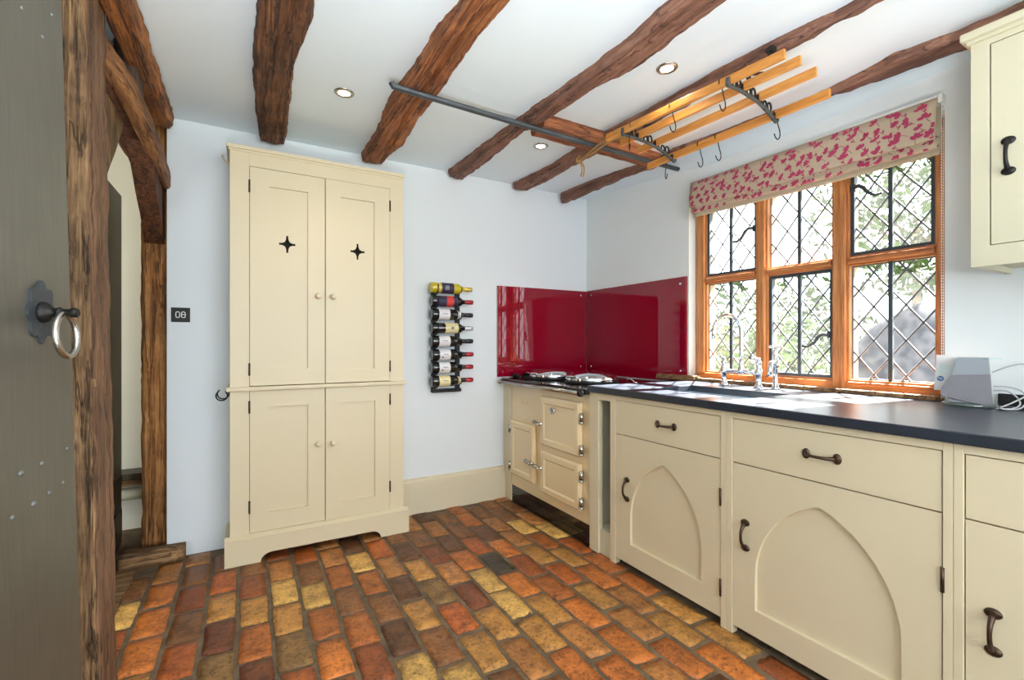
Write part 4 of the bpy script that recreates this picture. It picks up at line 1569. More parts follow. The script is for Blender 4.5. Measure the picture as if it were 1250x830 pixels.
path = [Vector((TX, 1.6, 1.05)), Vector((TX, 1.6, 1.10)), Vector((TX, 1.6, 1.16)), Vector((TX, 1.6, 1.215))]
cR = 0.085
for i in range(1, 17):
    a = PI * i / 16
    path.append(Vector((TX, 1.6, 1.215)) + sd * (cR - cR * math.cos(a)) + Vector((0, 0, cR * math.sin(a) * 1.15)))
path.append(path[-1] + Vector((0, 0, -0.035)))
mb.tube(path, [0.0105] * (len(path) - 1) + [0.0115], 14)
obj('spout', mb, M['chrome'], tp)
t2 = thing('pillar_tap', 'small chrome pillar tap with cross handle, nearer the camera than the mixer', 'tap', (2.38, 1.42, 0.92))
TY = 1.42
mb = MB()
mb.lathe([(0.024, 0.92), (0.024, 0.926), (0.015, 0.935), (0.0135, 0.98), (0.0135, 1.03), (0.02, 1.036), (0.02, 1.066), (0.013, 1.074), (0.011, 1.10), (0.0085, 1.115), (0.0085, 1.135)], (2.38, TY, 0), 'z', 20)
obj('pillar', mb, M['chrome'], t2)
mb = MB()
mb.tube([(2.38, TY, 1.05), (2.345, TY - 0.012, 1.062), (2.31, TY - 0.024, 1.064), (2.285, TY - 0.032, 1.054), (2.272, TY - 0.036, 1.03), (2.27, TY - 0.037, 0.995)], [0.013, 0.012, 0.011, 0.011, 0.011, 0.012], 12)
obj('spout', mb, M['chrome'], t2)
mb = MB()
for (dx, dy) in ((1, 0), (0, 1)):
    mb.cyl((2.38 - .03 * dx, TY - .03 * dy, 1.14), (2.38 + .03 * dx, TY + .03 * dy, 1.14), 0.0055, 10)
    for s in (-1, 1):
        mb.lathe([(0.003, -0.008), (0.008, -0.004), (0.008, 0.004), (0.003, 0.008)], (2.38 + s * .03 * dx, TY + s * .03 * dy, 1.14), 'z', 10)
mb.lathe([(0.010, 1.132), (0.010, 1.146), (0.004, 1.152)], (2.38, TY, 0), 'z', 12)
obj('cross_handle', mb, M['chrome'], t2)

# =================================================================== WINDOW
win = thing('window_1', 'oak mullioned window of six leaded lights above the sink', 'window', (2.6, 1.43, 0.93), None, 'structure')
WX0, WX1 = 2.555, 2.655
yL, yR = 2.042, 0.818           # outer frame edges (far, near)
m1 = (1.576, 1.648)
m2 = (1.165, 1.243)
zb0, zb1 = 0.937, 0.982
zt0, zt1 = 1.537, 1.585
zTop = 2.10


def moulded(a, b, axis_z):
    """frame member with a stepped moulding along both room-side edges"""
    mb = MB()
    (x0, y0, z0), (x1, y1, z1) = a, b
    mb.box((x0 + 0.018, y0, z0), (x1, y1, z1), 0.003)
    i = 0.011
    if axis_z: mb.box((x0, y0 + i, z0 + .0005), (x0 + 0.03, y1 - i, z1 - .0005), 0.006)
    else: mb.box((x0, y0 + .0005, z0 + i), (x0 + 0.03, y1 - .0005, z1 - i), 0.006)
    return mb


obj('jamb', moulded((WX0, yL - 0.06, zb0), (WX1, yL + 0.02, zTop), True), M['window_oak_z'], win)
obj('jamb', moulded((WX0, yR - 0.03, zb0), (WX1, yR + 0.022, zTop), True), M['window_oak_z'], win)
for m_ in (m1, m2):
    obj('mullion', moulded((WX0 - 0.006, m_[0], zb0), (WX1, m_[1], zTop), True), M['window_oak_z'], win)
obj('bottom_rail', moulded((WX0 - 0.003, yR, zb0 - 0.02), (WX1 + .01, yL, zb1), False), M['window_oak_y'], win)
obj('top_rail', moulded((WX0 - 0.003, yR - .03, 2.06), (WX1 + .01, yL + .02, 2.125), False), M['window_oak_y'], win)
for (a, b) in ((yR + 0.02, m2[0]), (m2[1], m1[0]), (m1[1], yL - 0.058)):
    obj('transom', moulded((WX0 - 0.003, a - 0.003, zt0), (WX1, b + 0.003, zt1), False), M['window_oak_y'], win)


def clip_poly(poly, y0, y1, z0, z1):
    for ax, val, keep in ((0, y0, 1), (0, y1, -1), (1, z0, 1), (1, z1, -1)):
        out = []
        n = len(poly)
        for i in range(n):
            p, q = poly[i], poly[(i + 1) % n]
            ip, iq = (p[ax] - val) * keep >= 0, (q[ax] - val) * keep >= 0
            if ip: out.append(p)
            if ip != iq:
                t = (val - p[ax]) / (q[ax] - p[ax])
                out.append((p[0] + (q[0] - p[0]) * t, p[1] + (q[1] - p[1]) * t))
        poly = out
        if len(poly) < 3: return []
    return poly


GX = 2.60
LIGHTS = []
for (a, b) in ((m1[1], yL - 0.058), (m2[1], m1[0]), (yR + 0.022, m2[0])):
    LIGHTS.append((a, b, zt1, 2.065, 'top'))
    LIGHTS.append((a, b, zb1, zt0, 'bot'))
for li, (y0, y1, z0, z1, pos) in enumerate(LIGHTS):
    casement = li in (0, 3, 4)          # iron casements that open; the others are fixed lights
    fr = 0.016 if casement else 0.006
    mb = MB()
    x0, x1 = (GX - 0.02, GX + 0.012) if casement else (GX - 0.006, GX + 0.008)
    mb.prism(rect(y0, z0, y1, z1), [rect(y0 + fr, z0 + fr, y1 - fr, z1 - fr)], lambda u, v, d: Vector((d, u, v)), x0, x1)
    c = obj('casement' if casement else 'fixed_light', mb, M['hazed_casement_iron'] if casement else M['lead'], win)
    yi0, yi1, zi0, zi1 = y0 + fr, y1 - fr, z0 + fr, z1 - fr
    # lozenge panes
    W = (yi1 - yi0)
    pw = W / 2.5
    ph = pw * 1.30
    yc0 = yi0 + W / 2 + 0.01
    zc0 = zi0 + 0.02
    for i in range(-4, 5):
        for j in range(-1, 12):
            cy = yc0 + (i + 0.5 * (j % 2)) * pw
            cz = zc0 + j * ph / 2
            k = 0.985
            poly = clip_poly([(cy - pw / 2 * k, cz), (cy, cz - ph / 2 * k), (cy + pw / 2 * k, cz), (cy, cz + ph / 2 * k)], yi0, yi1, zi0, zi1)
            if len(poly) < 3: continue
            A = abs(sum(poly[q][0] * poly[(q + 1) % len(poly)][1] - poly[(q + 1) % len(poly)][0] * poly[q][1] for q in range(len(poly)))) / 2
            if A < 0.0004: continue
            mb = MB()
            tx, tz = random.uniform(-.02, .02), random.uniform(-.02, .02)
            mb.add([(GX + (p[0] - cy) * tx + (p[1] - cz) * tz, p[0], p[1]) for p in poly], [tuple(range(len(poly)))])
            obj('pane', mb, M['pane'], c, fix=False)
    # lead cames
    mb = MB()
    s = ph / pw

    def came(p, q):
        P, Q = Vector((GX, p[0], p[1])), Vector((GX, q[0], q[1]))
        mb.tube([P, Q], 0.003, 6, flat=(0.0048, 0.0035), cap=False)
    for sg in (1, -1):
        for i in range(-14, 15):
            # line z - zc0 = sg*s*(y - yc0) + i*ph  + half
            seg = []
            for yy in (yi0, yi1):
                zz = zc0 + sg * s * (yy - yc0) + (i + 0.5) * ph
                seg.append((yy, zz))
            (ya, za), (yb, zb) = seg
            ts = [0.0, 1.0]
            lo, hi = 0.0, 1.0
            for val in (zi0, zi1):
                t = (val - za) / (zb - za)
                if zb > za:
                    if val == zi0: lo = max(lo, t)
                    else: hi = min(hi, t)
                else:
                    if val == zi1: lo = max(lo, t)
                    else: hi = min(hi, t)
            if hi - lo < 0.02: continue
            came((ya + (yb - ya) * lo, za + (zb - za) * lo), (ya + (yb - ya) * hi, za + (zb - za) * hi))
    o = obj('lead_came', mb, M['lead'], c, fix=False)
    o['kind'] = 'stuff'
    # upright iron saddle bar
    yb_ = (y0 + y1) / 2
    mb = MB()
    mb.box((GX - 0.022, yb_ - 0.0085, z0 + 0.001), (GX - 0.006, yb_ + 0.0085, z1 - 0.001), 0.002)
    obj('saddle_bar', mb, M['hazed_casement_iron'], c)
    # curled stay handle on the opening casements
    if casement:
        zc = z0 + 0.22 if pos == 'bot' else z0 + (0.245 if li == 0 else 0.33)
        s = 1 if li in (0, 3) else -1     # towards +y or -y
        ye = (y0 + 0.012) if s == 1 else (y1 - 0.012)
        mb = MB()
        mb.box((GX - 0.03, ye - 0.012, zc - 0.018), (GX - 0.018, ye + 0.012, zc + 0.018), 0.002)
        pts = [(GX - 0.03, ye, zc), (GX - 0.038, ye + s * 0.03, zc + 0.002), (GX - 0.04, ye + s * 0.05, zc - 0.012), (GX - 0.04, ye + s * 0.068, zc - 0.04),
               (GX - 0.04, ye + s * 0.10, zc - 0.062), (GX - 0.04, ye + s * 0.128, zc - 0.058)]
        mb.tube(pts, [0.009, 0.009, 0.009, 0.008, 0.0075, 0.006], 8)
        obj('stay_handle', mb, M['hazed_casement_iron'], c)

# oak sill board behind the sink
mb = MB()
mb.box((XW - 0.055, 1.98, 0.9205), (XW - 0.0005, 2.29, 0.951), 0.003)
mb.box((XW - 0.002, OY0 + .002, 0.9), (WX0 + 0.05, OY1 - .002, 0.935), 0.002)
mb.box((XW - 0.035, 0.80, 0.9205), (XW + 0.0, 1.982, 0.94), 0.003)
o = struct('trim_1', mb, M['sill_oak'])

# ------------------------------------------------------------------ roman blind
bl = thing('roman_blind', 'raised roman blind with raspberry leaf sprigs on beige linen, over the window', 'blind', (2.45, 1.38, 2.0))
BY0, BY1 = 0.785, 1.985
PROF = [(2.425, 2.158), (2.418, 2.12), (2.412, 2.06), (2.406, 2.02), (2.405, 1.992), (2.410, 1.984), (2.420, 1.988), (2.428, 2.002), (2.427, 1.975), (2.424, 1.958), (2.430, 1.951),
        (2.44, 1.957), (2.447, 1.97), (2.447, 1.948), (2.444, 1.934), (2.452, 1.930), (2.46, 1.945), (2.468, 2.0), (2.468, 2.155)]


def prof_pt(t):
    """t: distance along PROF from the top"""
    for (a, b) in zip(PROF, PROF[1:]):
        l = math.hypot(b[0] - a[0], b[1] - a[1])
        if t <= l:
            k = t / l
            return (a[0] + (b[0] - a[0]) * k, a[1] + (b[1] - a[1]) * k)
        t -= l
    return PROF[-1]


def blind_pt(y, x, z):
    k = (y - BY0) / (BY1 - BY0)
    lowf = max(0, min(1, (2.158 - z) / 0.2))
    return Vector((x + 0.003 * math.sin(k * 9) * lowf, y, z + 0.012 * (k - .5) + 0.003 * math.sin(k * 7 + 1) * lowf + 0.012 * k * lowf))


NYB = 40
mb = MB()
vs = [blind_pt(BY0 + (BY1 - BY0) * i / NYB, x, z) for i in range(NYB + 1) for (x, z) in PROF]
n = len(PROF)
fs = [(i * n + j, i * n + j + 1, (i + 1) * n + j + 1, (i + 1) * n + j) for i in range(NYB) for j in range(n - 1)]
mb.add(vs, fs, True)
fab = obj('fabric', mb, M['linen'], bl, fix=False)
md = fab.modifiers.new('cloth', 'SOLIDIFY')
md.thickness = 0.0012
md.offset = 1
# printed sprigs: a flat print lying on the cloth
mb = MB()
rnd = random.Random(21)
TMAX = 0.30


def pr_pt(y, t):
    x, z = prof_pt(max(0.002, min(t, TMAX)))
    return blind_pt(min(max(y, BY0 + .003), BY1 - .003), x - 0.0018, z)


def leaf(y, t, a, L, Wd):
    """leaf outline starting at (y,t), pointing along angle a"""
    if y < BY0 - .01 or y > BY1 + .01: return
    out = []
    for (u, v) in ((0, 0), (.25, .42), (.55, .5), (.85, .3), (1, 0), (.85, -.3), (.55, -.5), (.25, -.42)):
        du, dv = u * L, v * Wd
        yy, tt = y + du * math.cos(a) - dv * math.sin(a), t + du * math.sin(a) + dv * math.cos(a)
        if tt < 0.002 or tt > TMAX: return
        out.append((yy, tt))
    base = [pr_pt(*p) for p in out]
    c = pr_pt(sum(p[0] for p in out) / 8, sum(p[1] for p in out) / 8)
    mb.add(base + [c], [(k, (k + 1) % 8, 8) for k in range(8)])


def stem_(y, t, a, L, bend):
    P = []
    for i in range(7):
        q = i / 6
        P.append((y, t))
        y += math.cos(a) * L / 6
        t += math.sin(a) * L / 6
        a += bend / 6
    for (p, q) in zip(P, P[1:]):
        if not (BY0 < p[0] < BY1 and BY0 < q[0] < BY1 and 0.003 < p[1] < TMAX and 0.003 < q[1] < TMAX): continue
        d = Vector((q[0] - p[0], q[1] - p[1])).normalized()
        nn = Vector((-d.y, d.x)) * 0.0011
        mb.add([pr_pt(p[0] + nn.x, p[1] + nn.y), pr_pt(p[0] - nn.x, p[1] - nn.y), pr_pt(q[0] - nn.x, q[1] - nn.y), pr_pt(q[0] + nn.x, q[1] + nn.y)], [(0, 1, 2, 3)])
    return P, a


def cluster(y, t, a, s):
    for k, da in enumerate((-1.1, -.35, .35, 1.1)):
        leaf(y + rnd.uniform(-.003, .003), t + rnd.uniform(-.003, .003), a + da + rnd.uniform(-.15, .15), s * rnd.uniform(.8, 1.15), s * rnd.uniform(.52, .68))


ROWS = (0.022, 0.066, 0.110, 0.154, 0.200, 0.245, 0.288)
for r_, t0 in enumerate(ROWS):
    for i in range(-1, 24):
        y = BY0 + 0.054 * i + (0.027 if r_ % 2 else 0.0) + rnd.uniform(-.009, .009)
        t = t0 + rnd.uniform(-.008, .008)
        a0 = -0.95 + rnd.uniform(-.5, .5)
        P, aE = stem_(y - 0.018, t + 0.026, a0, 0.03, rnd.uniform(-.5, .5))
        cluster(P[-1][0], P[-1][1], aE, rnd.uniform(0.020, 0.026))
        if rnd.random() < 0.5:
            leaf(P[2][0], P[2][1], a0 + rnd.choice((-1, 1)), 0.015, 0.008)
pr_ = obj('printed_sprigs', mb, M['fabric_print'], bl, fix=False)
pr_['kind'] = 'stuff'
mb = MB()
mb.box((2.43, BY0 + 0.004, 2.13), (XW - 0.001, BY1 - 0.004, 2.163), 0.002)
obj('headrail', mb, M['white_plastic'], bl)
mb = MB()
mb.box((2.44, BY0 - 0.012, 2.135), (2.475, BY0 + 0.003, 2.17), 0.003)
cw = obj('chain_wheel', mb, M['white_plastic'], bl)
mb = MB()
for xx, yy in ((2.45, BY0 - 0.006), (2.468, BY0 - 0.006)):
    for k in range(105):
        z = 2.135 - k * 0.0115
        bmx = [(0.0, -.0028), (.0026, 0), (0, .0028)]
        mb.lathe([(0.0006, -.003), (.0028, 0), (0.0006, .003)], (xx, yy, z), 'z', 6)
    mb.cyl((xx, yy, 2.135), (xx, yy, 2.135 - 104 * .0115), 0.0007, 4)
ch = obj('bead_chain', mb, M['white_plastic'], cw, fix=False)
ch['kind'] = 'stuff'

# =================================================================== WALL CABINET
wc = thing('wall_cabinet', 'cream wall cupboard with black bow handle, upper right beside the window', 'cabinet', (2.33, 0.2, 1.42))
WF = 2.17
wy0, wy1 = -0.35, 0.612
to3 = lambda u, v, d: Vector((d, u, v))
mb = MB()
mb.prism(rect(wy0, 1.42, wy1, 2.202), [rect(-0.1, 1.488, 0.5655, 2.165)], to3, WF, WF + 0.022)
mb.box((WF + 0.02, wy1 - 0.022, 1.42), (XW - 0.001, wy1 - 0.003, 2.202))
mb.box((WF + 0.02, wy0, 1.42), (XW - 0.001, wy0 + 0.02, 2.202))
mb.box((WF + 0.02, wy0 + 0.02, 1.44), (XW - 0.001, wy1 - 0.02, 1.462))
mb.box((WF + 0.02, wy0 + 0.02, 2.18), (XW - 0.001, wy1 - 0.02, 2.202))
obj('carcass', mb, M['cream_pale'], wc)
mb = MB()
mb.box((WF - 0.028, wy0, 2.196), (XW - 0.001, wy1 + 0.022, 2.222), 0.005)
mb.box((WF - 0.012, wy0, 2.184), (XW - 0.001, wy1 + 0.010, 2.198), 0.004)
obj('cornice', mb, M['cream_pale'], wc)
mb = MB()
mb.box((WF + 0.001, -0.097, 1.4905), (WF + 0.021, 0.5625, 2.1625), 0.0015)
d = obj('door', mb, M['cream_pale'], wc)
pull('handle', (WF + 0.001, 0.521, 1.774), False, M['iron_dark'], d, 0.10)

# =================================================================== DEVICE, CABLES, SOCKET
DVX, DVY = 2.40, 0.69
dv = thing('smart_display', 'grey fabric desktop device with a white upright screen on the worktop end', 'device', (DVX, DVY, 0.92))
D0 = Vector((2.363, 0.609, 0))
ux = Vector((-0.2295, 0.9733, 0))
vx = Vector((0.9733, 0.2295, 0))
to_d = lambda u, v, d: D0 + ux * u + vx * d + Vector((0, 0, v))
low = [(0.0, 0.926), (0.006, 1.045), (0.108, 1.037), (0.111, 1.034), (0.137, 0.984), (0.138, 0.957)]
up_ = [(0.006, 1.0455), (0.010, 1.105), (0.093, 1.104), (0.108, 1.0375)]
mb = MB()
mb.prism(low, [], to_d, 0.0, 0.085)
obj('fabric_body', mb, M['device_fabric'], dv)
mb = MB()
mb.prism(up_, [], to_d, 0.001, 0.084)
mb.prism([(0.012, 1.052), (0.03, 1.051), (0.03, 1.056), (0.012, 1.057)], [], to_d, -0.001, 0.002)
mb.prism([(0.014, 1.086), (0.05, 1.085), (0.068, 1.101), (0.066, 1.103), (0.049, 1.0875), (0.014, 1.0885)], [], to_d, -0.0006, 0.002)
obj('top_shell', mb, M['device_grey'], dv)
mb = MB()
mb.prism([(0.02, 0.965), (0.165, 0.972), (0.158, 1.112), (0.03, 1.104)], [], to_d, 0.086, 0.096)
obj('screen', mb, M['white_plastic'], dv)
mb = MB()
mb.prism([(0.118, 1.035), (0.150, 1.037), (0.148, 1.075), (0.112, 1.073)], [], to_d, 0.0852, 0.0862)
obj('screen_picture', mb, M['clear'], dv)
mb = MB()
mb.lathe([(0.070, 0.9205), (0.074, 0.924), (0.074, 0.931), (0.068, 0.935), (0.02, 0.936)], (to_d(0.068, 0, 0.04).x, to_d(0.068, 0, 0.04).y, 0), 'z', 36)
obj('base_disc', mb, M['clear'], dv)
mb = MB()
mb.prism([(0.02, 0.934), (0.11, 0.934), (0.125, 0.956), (0.005, 0.930)], [], to_d, 0.012, 0.07)
obj('foot', mb, M['device_grey'], dv)
mb = MB()
mb.prism([(-0.024, 1.099), (0.03, 1.099), (0.03, 1.104), (-0.024, 1.102)], [], to_d, -0.004, 0.075)
obj('rear_flap', mb, M['clear'], dv)
# round blue mark with pale letters on the screen
mk = MB()
ctr = to_d(0.146, 1.018, 0.0858)
Q = (-vx).to_track_quat('Z', 'Y').to_matrix().to_4x4()
mk.lathe([(0.0105, -0.0005), (0.0105, 0.0008)], n=24, M=Matrix.Translation(ctr) @ Q)
lg = obj('logo', mk, M['hp_blue'], dv)
cu = bpy.data.curves.new('logo_letters', 'FONT')
cu.body = 'hp'
cu.size = 0.015
cu.extrude = 0.0004
cu.align_x = 'CENTER'
tmp = bpy.data.objects.new('tmp', cu)
me = bpy.data.meshes.new_from_object(tmp)
bpy.data.objects.remove(tmp)
me.transform(Matrix.Translation(ctr - vx * 0.001 + Vector((0, 0, -0.003)) - ORG[dv.name]) @ Matrix((tuple(-ux), (0, 0, 1), tuple(-vx))).transposed().to_4x4())
me.materials.append(M['white_plastic'])
o = bpy.data.objects.new('logo_letters', me)
COL.objects.link(o)
o.parent = lg

cb_ = thing('device_cable', 'pale cables looping from the grey device to the wall', 'cable', (2.36, 0.56, 0.93))


def spline(pts, n=8):
    P = [Vector(p) for p in pts]
    out = []
    for i in range(len(P) - 1):
        p0, p1, p2, p3 = P[max(0, i - 1)], P[i], P[i + 1], P[min(len(P) - 1, i + 2)]
        for j in range(n):
            t = j / n
            out.append(0.5 * ((2 * p1) + (-p0 + p2) * t + (2 * p0 - 5 * p1 + 4 * p2 - p3) * t * t + (-p0 + 3 * p1 - 3 * p2 + p3) * t ** 3))
    out.append(P[-1])
    return out


for pts in ([(2.42, 0.624, 1.05), (2.43, 0.58, 1.075), (2.45, 0.54, 1.085), (2.47, 0.48, 1.078), (2.49, 0.40, 1.06)],
            [(2.40, 0.615, 1.0), (2.41, 0.58, 1.0), (2.42, 0.545, 0.985), (2.41, 0.535, 0.95), (2.38, 0.545, 0.926), (2.33, 0.575, 0.926), (2.36, 0.60, 0.935)],
            [(2.40, 0.615, 0.985), (2.40, 0.58, 0.985), (2.40, 0.555, 0.965), (2.39, 0.545, 0.94), (2.36, 0.56, 0.926), (2.33, 0.59, 0.926)],
            [(2.33, 0.58, 0.93), (2.37, 0.555, 0.95), (2.42, 0.53, 0.98), (2.44, 0.53, 1.02), (2.47, 0.49, 1.03), (2.49, 0.43, 1.02)]):
    mb = MB()
    mb.tube(spline(pts), 0.0027, 8)
    obj('cable_run', mb, M['cable'], cb_)
so = thing('wall_socket', 'low black double socket on the window wall behind the cables', 'socket', (XW, 0.56, 0.95))
mb = MB()
mb.box((XW - 0.012, 0.44, 0.922), (XW - 0.0005, 0.626, 0.968), 0.003)
obj('plate', mb, M['black'], so)
mb = MB()
mb.box((XW - 0.04, 0.50, 0.93), (XW - 0.011, 0.54, 0.96), 0.004)
obj('plug', mb, M['black'], so)

# =================================================================== CEILING AIRER
ar_ = thing('ceiling_airer', 'hanging clothes airer of four pine slats with two iron ends', 'airer', (1.85, 1.45, 2.2))
SL = {'A': ((1.714, .986, 2.20), (1.619, 1.851, 2.20)), 'B': ((1.803, .978, 2.20), (1.725, 1.860, 2.20)),
      'C': ((1.912, .979, 2.19), (1.857, 1.867, 2.19)), 'D': ((2.045, .996, 2.15), (1.994, 1.928, 2.15))}
SH, ST = 0.036, 0.016


def slat_at(k, y):
    a, b = Vector(SL[k][0]), Vector(SL[k][1])
    t = (y - a.y) / (b.y - a.y)
    return a + (b - a) * t


for k in 'ABCD':
    a, b = Vector(SL[k][0]), Vector(SL[k][1])
    d = (b - a).normalized()
    s = Vector((d.y, -d.x, 0))
    mb = MB()
    Mx = Matrix((tuple(s) + (0,), tuple(d) + (0,), (0, 0, 1, 0), (0, 0, 0, 1))).transposed()
    Mx.translation = a
    Mx = Matrix.Translation(a) @ Matrix((tuple(s), tuple(d), (0, 0, 1))).transposed().to_4x4()
    mb.box((-ST / 2, 0, 0), (ST / 2, (b - a).length, SH), 0.003, M=Mx)
    obj('slat', mb, M['slat'], ar_)
for yb_ in (1.195, 1.735):
    mb = MB()
    pts = []
    c = [slat_at(k, yb_ + dy) for k, dy in zip('ABCD', (0, 0.005, 0.01, 0.02))]
    low = [p + Vector((0, 0, -0.006)) for p in c]
    path = spline([low[0] + Vector((-0.012, 0, 0.03)), low[0] + Vector((-0.012, 0, 0.0)), low[0] + Vector((0.02, 0, 0.0)), low[1] + Vector((0, 0, 0.002)), low[2] + Vector((0, 0, 0.0)), (low[2] + low[3]) / 2 + Vector((0, 0, 0.004)),
                   low[3] + Vector((-0.012, 0, 0.006)), low[3] + Vector((0.013, 0, -0.004)), low[3] + Vector((0.013, 0, 0.03))], 6)
    mb.tube(path, 0.006, 8, flat=(0.005, 0.010))
    e = obj('airer_end', mb, M['iron'], ar_)
    for (i, j) in ((0, 1), (1, 2), (2, 3)):
        mid = (c[i] + c[j]) / 2 + Vector((0, 0, 0.014))
        dd = (c[j] - c[i])
        r = 0.016
        mb = MB()
        for s in (-1, 1):
            cc = mid + Vector((s * 0.016, 0, 0.004))
            mb.tube([cc + Vector((0.013 * math.cos(2 * PI * q / 14), 0, 0.019 * math.sin(2 * PI * q / 14))) for q in range(14)], 0.0042, 6, closed=True)
        obj('scroll', mb, M['iron_dark'], e)
    mb = MB()
    for k_ in range(4):
        for s in (-1, 1):
            mb.box((c[k_].x + s * 0.0115 - .0025, c[k_].y - 0.008, c[k_].z - 0.006), (c[k_].x + s * 0.0115 + .0025, c[k_].y + 0.008, c[k_].z + 0.024))
    obj('slat_cup', mb, M['iron_dark'], e)
    mb = MB()
    top = (c[1] + c[2]) / 2 + Vector((-0.03, -0.01, 0.05))
    mb.tube([(c[1] + c[2]) / 2 + Vector((-0.02, 0, 0.02)), top, top + Vector((-0.02, -0.02, 0.012)), top + Vector((0.03, -0.045, 0.02))], 0.006, 8)
    mb.tube(arc(tuple(top + Vector((0, 0, 0.012))), 0.011, 0, 360, 12, 0, 2)[:-1], 0.004, 6, closed=True)
    obj('hanger_eye', mb, M['iron_dark'], e)
    mb = MB()
    mb.tube([top + Vector((0, 0, 0.02)), (1.83, top.y + 0.02, 2.335)], 0.0018, 6)
    obj('hanging_cord', mb, M['rope'], e)
# pulley on the beam
mb = MB()
mb.box((1.80, 1.085, 2.315), (1.828, 1.115, 2.335), 0.003)
mb.lathe([(0.012, -0.006), (0.012, 0.006)], (1.814, 1.10, 2.306), 'y', 14)
o = obj('pulley', mb, M['black'], loc=(1.814, 1.10, 2.33))
tag(o, 'small black pulley fixed under the ceiling beam at the airer end', 'pulley')
# rope to the beam
rp = thing('rope', 'jute rope from the airer tied off on the ceiling beam with a hanging loop', 'rope', (1.74, 2.2, 2.3))
mb = MB()
kn = Vector((1.80, 2.315, 2.300))
mb.tube(spline([slat_at('B', 1.80) + Vector((-.03, 0, 0.03)), (1.70, 1.93, 2.245), (1.745, 2.12, 2.262), tuple(kn)], 6), 0.0065, 8)
mb.tube(spline([slat_at('A', 1.80) + Vector((0.0, 0, 0.03)), (1.675, 1.95, 2.25), (1.735, 2.13, 2.27), tuple(kn + Vector((.01, 0, 0)))], 6), 0.0055, 8)
obj('rope_run', mb, M['rope'], rp)
mb = MB()
for i in range(5):
    cc = kn + Vector((0.004 * i - 0.008, 0.006 * i - 0.012, 0.002 * (i % 2)))
    mb.tube([cc + Vector((0.014 * math.cos(2 * PI * q / 12), 0.004 * math.sin(2 * PI * q / 6), 0.011 * math.sin(2 * PI * q / 12))) for q in range(12)], 0.0055, 6, closed=True)
mb.cyl(tuple(kn), (kn.x + .005, kn.y, 2.345), 0.006, 8)
obj('knot', mb, M['rope'], rp)
mb = MB()
for dx in (0, 0.016):
    mb.tube(spline([kn + Vector((dx, 0, -0.005)), kn + Vector((dx + .018, -0.005, -0.035)), kn + Vector((dx + 0.016, -0.01, -0.075)), kn + Vector((dx + 0.004, -0.012, -0.105))], 5), 0.0042, 8)
obj('rope_tail', mb, M['rope'], rp)

# S-hooks
mb = MB()
pts = arc((0, 0, -0.011), 0.012, 200, 0, 10, 0, 2)
P = [Vector((-0.011, 0, -0.018))] + [Vector(p) for p in arc((0, 0, -0.011), 0.0115, 180, 10, 10, 0, 2)]
P += [Vector((0.010, 0, -0.03)), Vector((0.002, 0, -0.055)), Vector((0.004, 0, -0.08))]
P = [Vector((-0.0105, 0, -0.022))] + [Vector(p) for p in arc((0, 0, -0.011), 0.0105, 180, 0, 10, 0, 2)]
S = spline([P[0], P[3], P[6], P[8], P[11], (0.012, 0, -0.03), (0.022, 0, -0.058), (0.036, 0, -0.085), (0.036, 0, -0.108), (0.021, 0, -0.124), (0.004, 0, -0.119), (-0.006, 0, -0.104)], 5)
mb.tube(S, 0.0024, 8)
hook0 = obj('s_hook', mb, M['iron_dark'], loc=(0, 0, 0))
HK = [('A', 1.235, 0.1, 'black S-hook on the airer slat farthest from the window, by the near iron end'),
      ('A', 1.47, 0.1, 'black S-hook at mid length of the slat farthest from the window'),
      ('A', 1.70, 0.9, 'black S-hook by the far iron end on the slat farthest from the window'),
      ('D', 1.215, 0.0, 'black S-hook on the slat nearest the window, by the near iron end'),
      ('D', 1.50, 0.05, 'black S-hook on the slat nearest the window, closest after the near end'),
      ('D', 1.60, 0.1, 'black S-hook on the slat nearest the window, towards its far end'),
      ('D', 1.795, 1.0, 'black S-hook turned edge-on at the far end of the slat nearest the window')]
for i, (k, y, rz, lb) in enumerate(HK):
    p = slat_at(k, y) + Vector((0, 0, SH + 0.003))
    o = hook0 if i == 0 else dup(hook0)
    o.location = p
    o.rotation_euler = (0, 0, rz)
    tag(o, lb, 'hook', 'S-hooks hanging on the airer')

# =================================================================== DOWNLIGHTS
DL = [(0.415, 2.379, 'recessed ceiling light above the tall cupboard'), (1.622, 1.456, 'recessed ceiling light beside the airer, nearest the camera'),
      (1.584, 2.418, 'recessed ceiling light near the trimmer and the back wall')]
for (x, y, lb) in DL:
    dl = thing('downlight', lb, 'light', (x, y, ZC), 'recessed ceiling lights')
    mb = MB()
    mb.lathe([(0.028, -0.001), (0.030, -0.006), (0.038, -0.0075), (0.046, -0.003), (0.047, 0.001)], (x, y, ZC), 'z', 28)
    obj('bezel', mb, M['chrome'] if False else M['nickel'], dl)
    mb = MB()
    mb.lathe([(0.029, -0.003), (0.020, -0.0042), (0.004, -0.0046)], (x, y, ZC), 'z', 24)
    obj('bulb', mb, M['lamp_glow'], dl)
    lamp('downlight_beam', 'SPOT', (x, y, ZC - 0.02), 7, (1, 0.86, 0.68), spot_size=math.radians(110), spot_blend=0.7, shadow_soft_size=0.03, target=(x, y, 0))

# =================================================================== GARDEN
mb = MB()
mb.box((2.85, -12, -0.45), (40, 30, -0.35))
gl = struct('ground', mb, M['grass'])


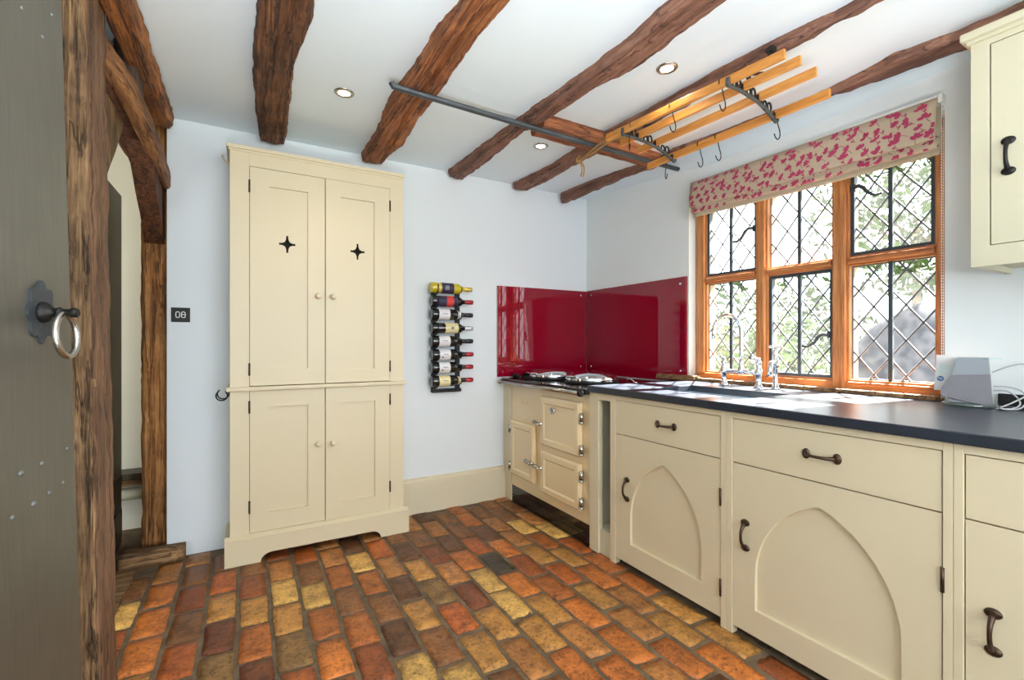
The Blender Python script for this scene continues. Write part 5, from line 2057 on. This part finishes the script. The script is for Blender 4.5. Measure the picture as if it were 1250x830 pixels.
def foliage_mesh(c, rad, n, size, seed, flat=1.0):
    rnd = random.Random(seed)
    mb = MB()
    for _ in range(n):
        while True:
            v = Vector((rnd.uniform(-1, 1), rnd.uniform(-1, 1), rnd.uniform(-1, 1)))
            if 0.3 < v.length < 1: break
        if noise.noise(v * 2.4 + Vector((seed, 0, 0))) < -0.18: continue
        p = Vector(c) + Vector((v.x * rad[0], v.y * rad[1], v.z * rad[2]))
        a = Vector((rnd.gauss(0, 1), rnd.gauss(0, 1), rnd.gauss(0, 1))).normalized()
        b = a.orthogonal().normalized()
        s = size * rnd.uniform(.6, 1.3)
        mb.add([p - a * s, p - a * s * .2 + b * s * .45, p + a * s, p - a * s * .2 - b * s * .45], [(0, 1, 2, 3)])
    return mb


def plant(name, label, cat, c, rad, n, size, mat, seed, trunk=True, group=None):
    z0 = -0.36
    t = thing(name, label, cat, (c[0], c[1], z0), group)
    o_ = obj('foliage', foliage_mesh(c, rad, n, size, seed), mat, t, fix=False)
    o_['kind'] = 'stuff'
    rnd = random.Random(seed + 50)
    mb = MB()
    mb.tube(spline([(c[0], c[1], z0), (c[0] + .05, c[1], (z0 + c[2]) / 2), tuple(c)], 4), [0.02 + 0.06 * rad[2] * (1 - i / 9) for i in range(9)], 8)
    for k in range(7):
        v = Vector((rnd.uniform(-1, 1), rnd.uniform(-1, 1), rnd.uniform(-.2, .9)))
        e = Vector(c) + Vector((v.x * rad[0] * .8, v.y * rad[1] * .8, v.z * rad[2] * .8))
        s_ = Vector(c) + Vector((0, 0, -rad[2] * rnd.uniform(.2, .7)))
        mb.tube(spline([s_, (s_ + e) / 2 + Vector((0, 0, .1 * rad[2])), e], 4), [0.025 * rad[2] * (1 - i / 10) + .004 for i in range(9)], 6)
    obj('trunk', mb, M['bark'], t)
    return t


plant('garden_shrub', 'yellow-green garden bush seen through the lower lights behind the tap', 'shrub', (5.3, 4.3, 0.65), (0.7, 0.75, 0.95), 2600, 0.06, M['leaf_b'], 3, group='garden shrubs outside the window')
plant('garden_shrub', 'green garden bush seen through the lower middle casement', 'shrub', (5.0, 2.95, 0.70), (0.55, 0.52, 0.85), 2400, 0.055, M['leaf_a'], 4, group='garden shrubs outside the window')
plant('garden_shrub', 'low bush seen at the foot of the lower right light before the dark mound', 'shrub', (4.3, 1.80, 0.30), (0.32, 0.36, 0.5), 1200, 0.045, M['leaf_b'], 5, group='garden shrubs outside the window')
plant('garden_tree', 'pale green garden tree seen through the upper right casement', 'tree', (8.5, 3.0, 3.1), (1.6, 1.3, 1.3), 2400, 0.10, M['leaf_a'], 6, group='garden trees outside the window')
plant('garden_tree', 'distant garden tree seen low through the far lights', 'tree', (13, 8.5, 1.6), (2.0, 3.2, 1.7), 3000, 0.16, M['leaf_a'], 7, group='garden trees outside the window')
# dark rounded tarpaulin-covered heap
mb = MB()
bm = bmesh.new()
bmesh.ops.create_uvsphere(bm, u_segments=40, v_segments=20, radius=1)
for q in bm.verts:
    v = q.co.copy()
    k = 1 + 0.05 * noise.noise(v * 2.2) + 0.02 * noise.noise(v * 6)
    q.co = Vector((6.7 + v.x * 0.95 * k, 2.2 + v.y * 0.95 * k, -0.38 + max(0, v.z) ** 0.8 * 2.0 * k))
mb.addbm(bm, True)
o = obj('covered_heap', mb, M['tarp'], loc=(6.7, 2.2, -0.36))
tag(o, 'dark grey rounded cover in the garden seen through the lower right light', 'cover')
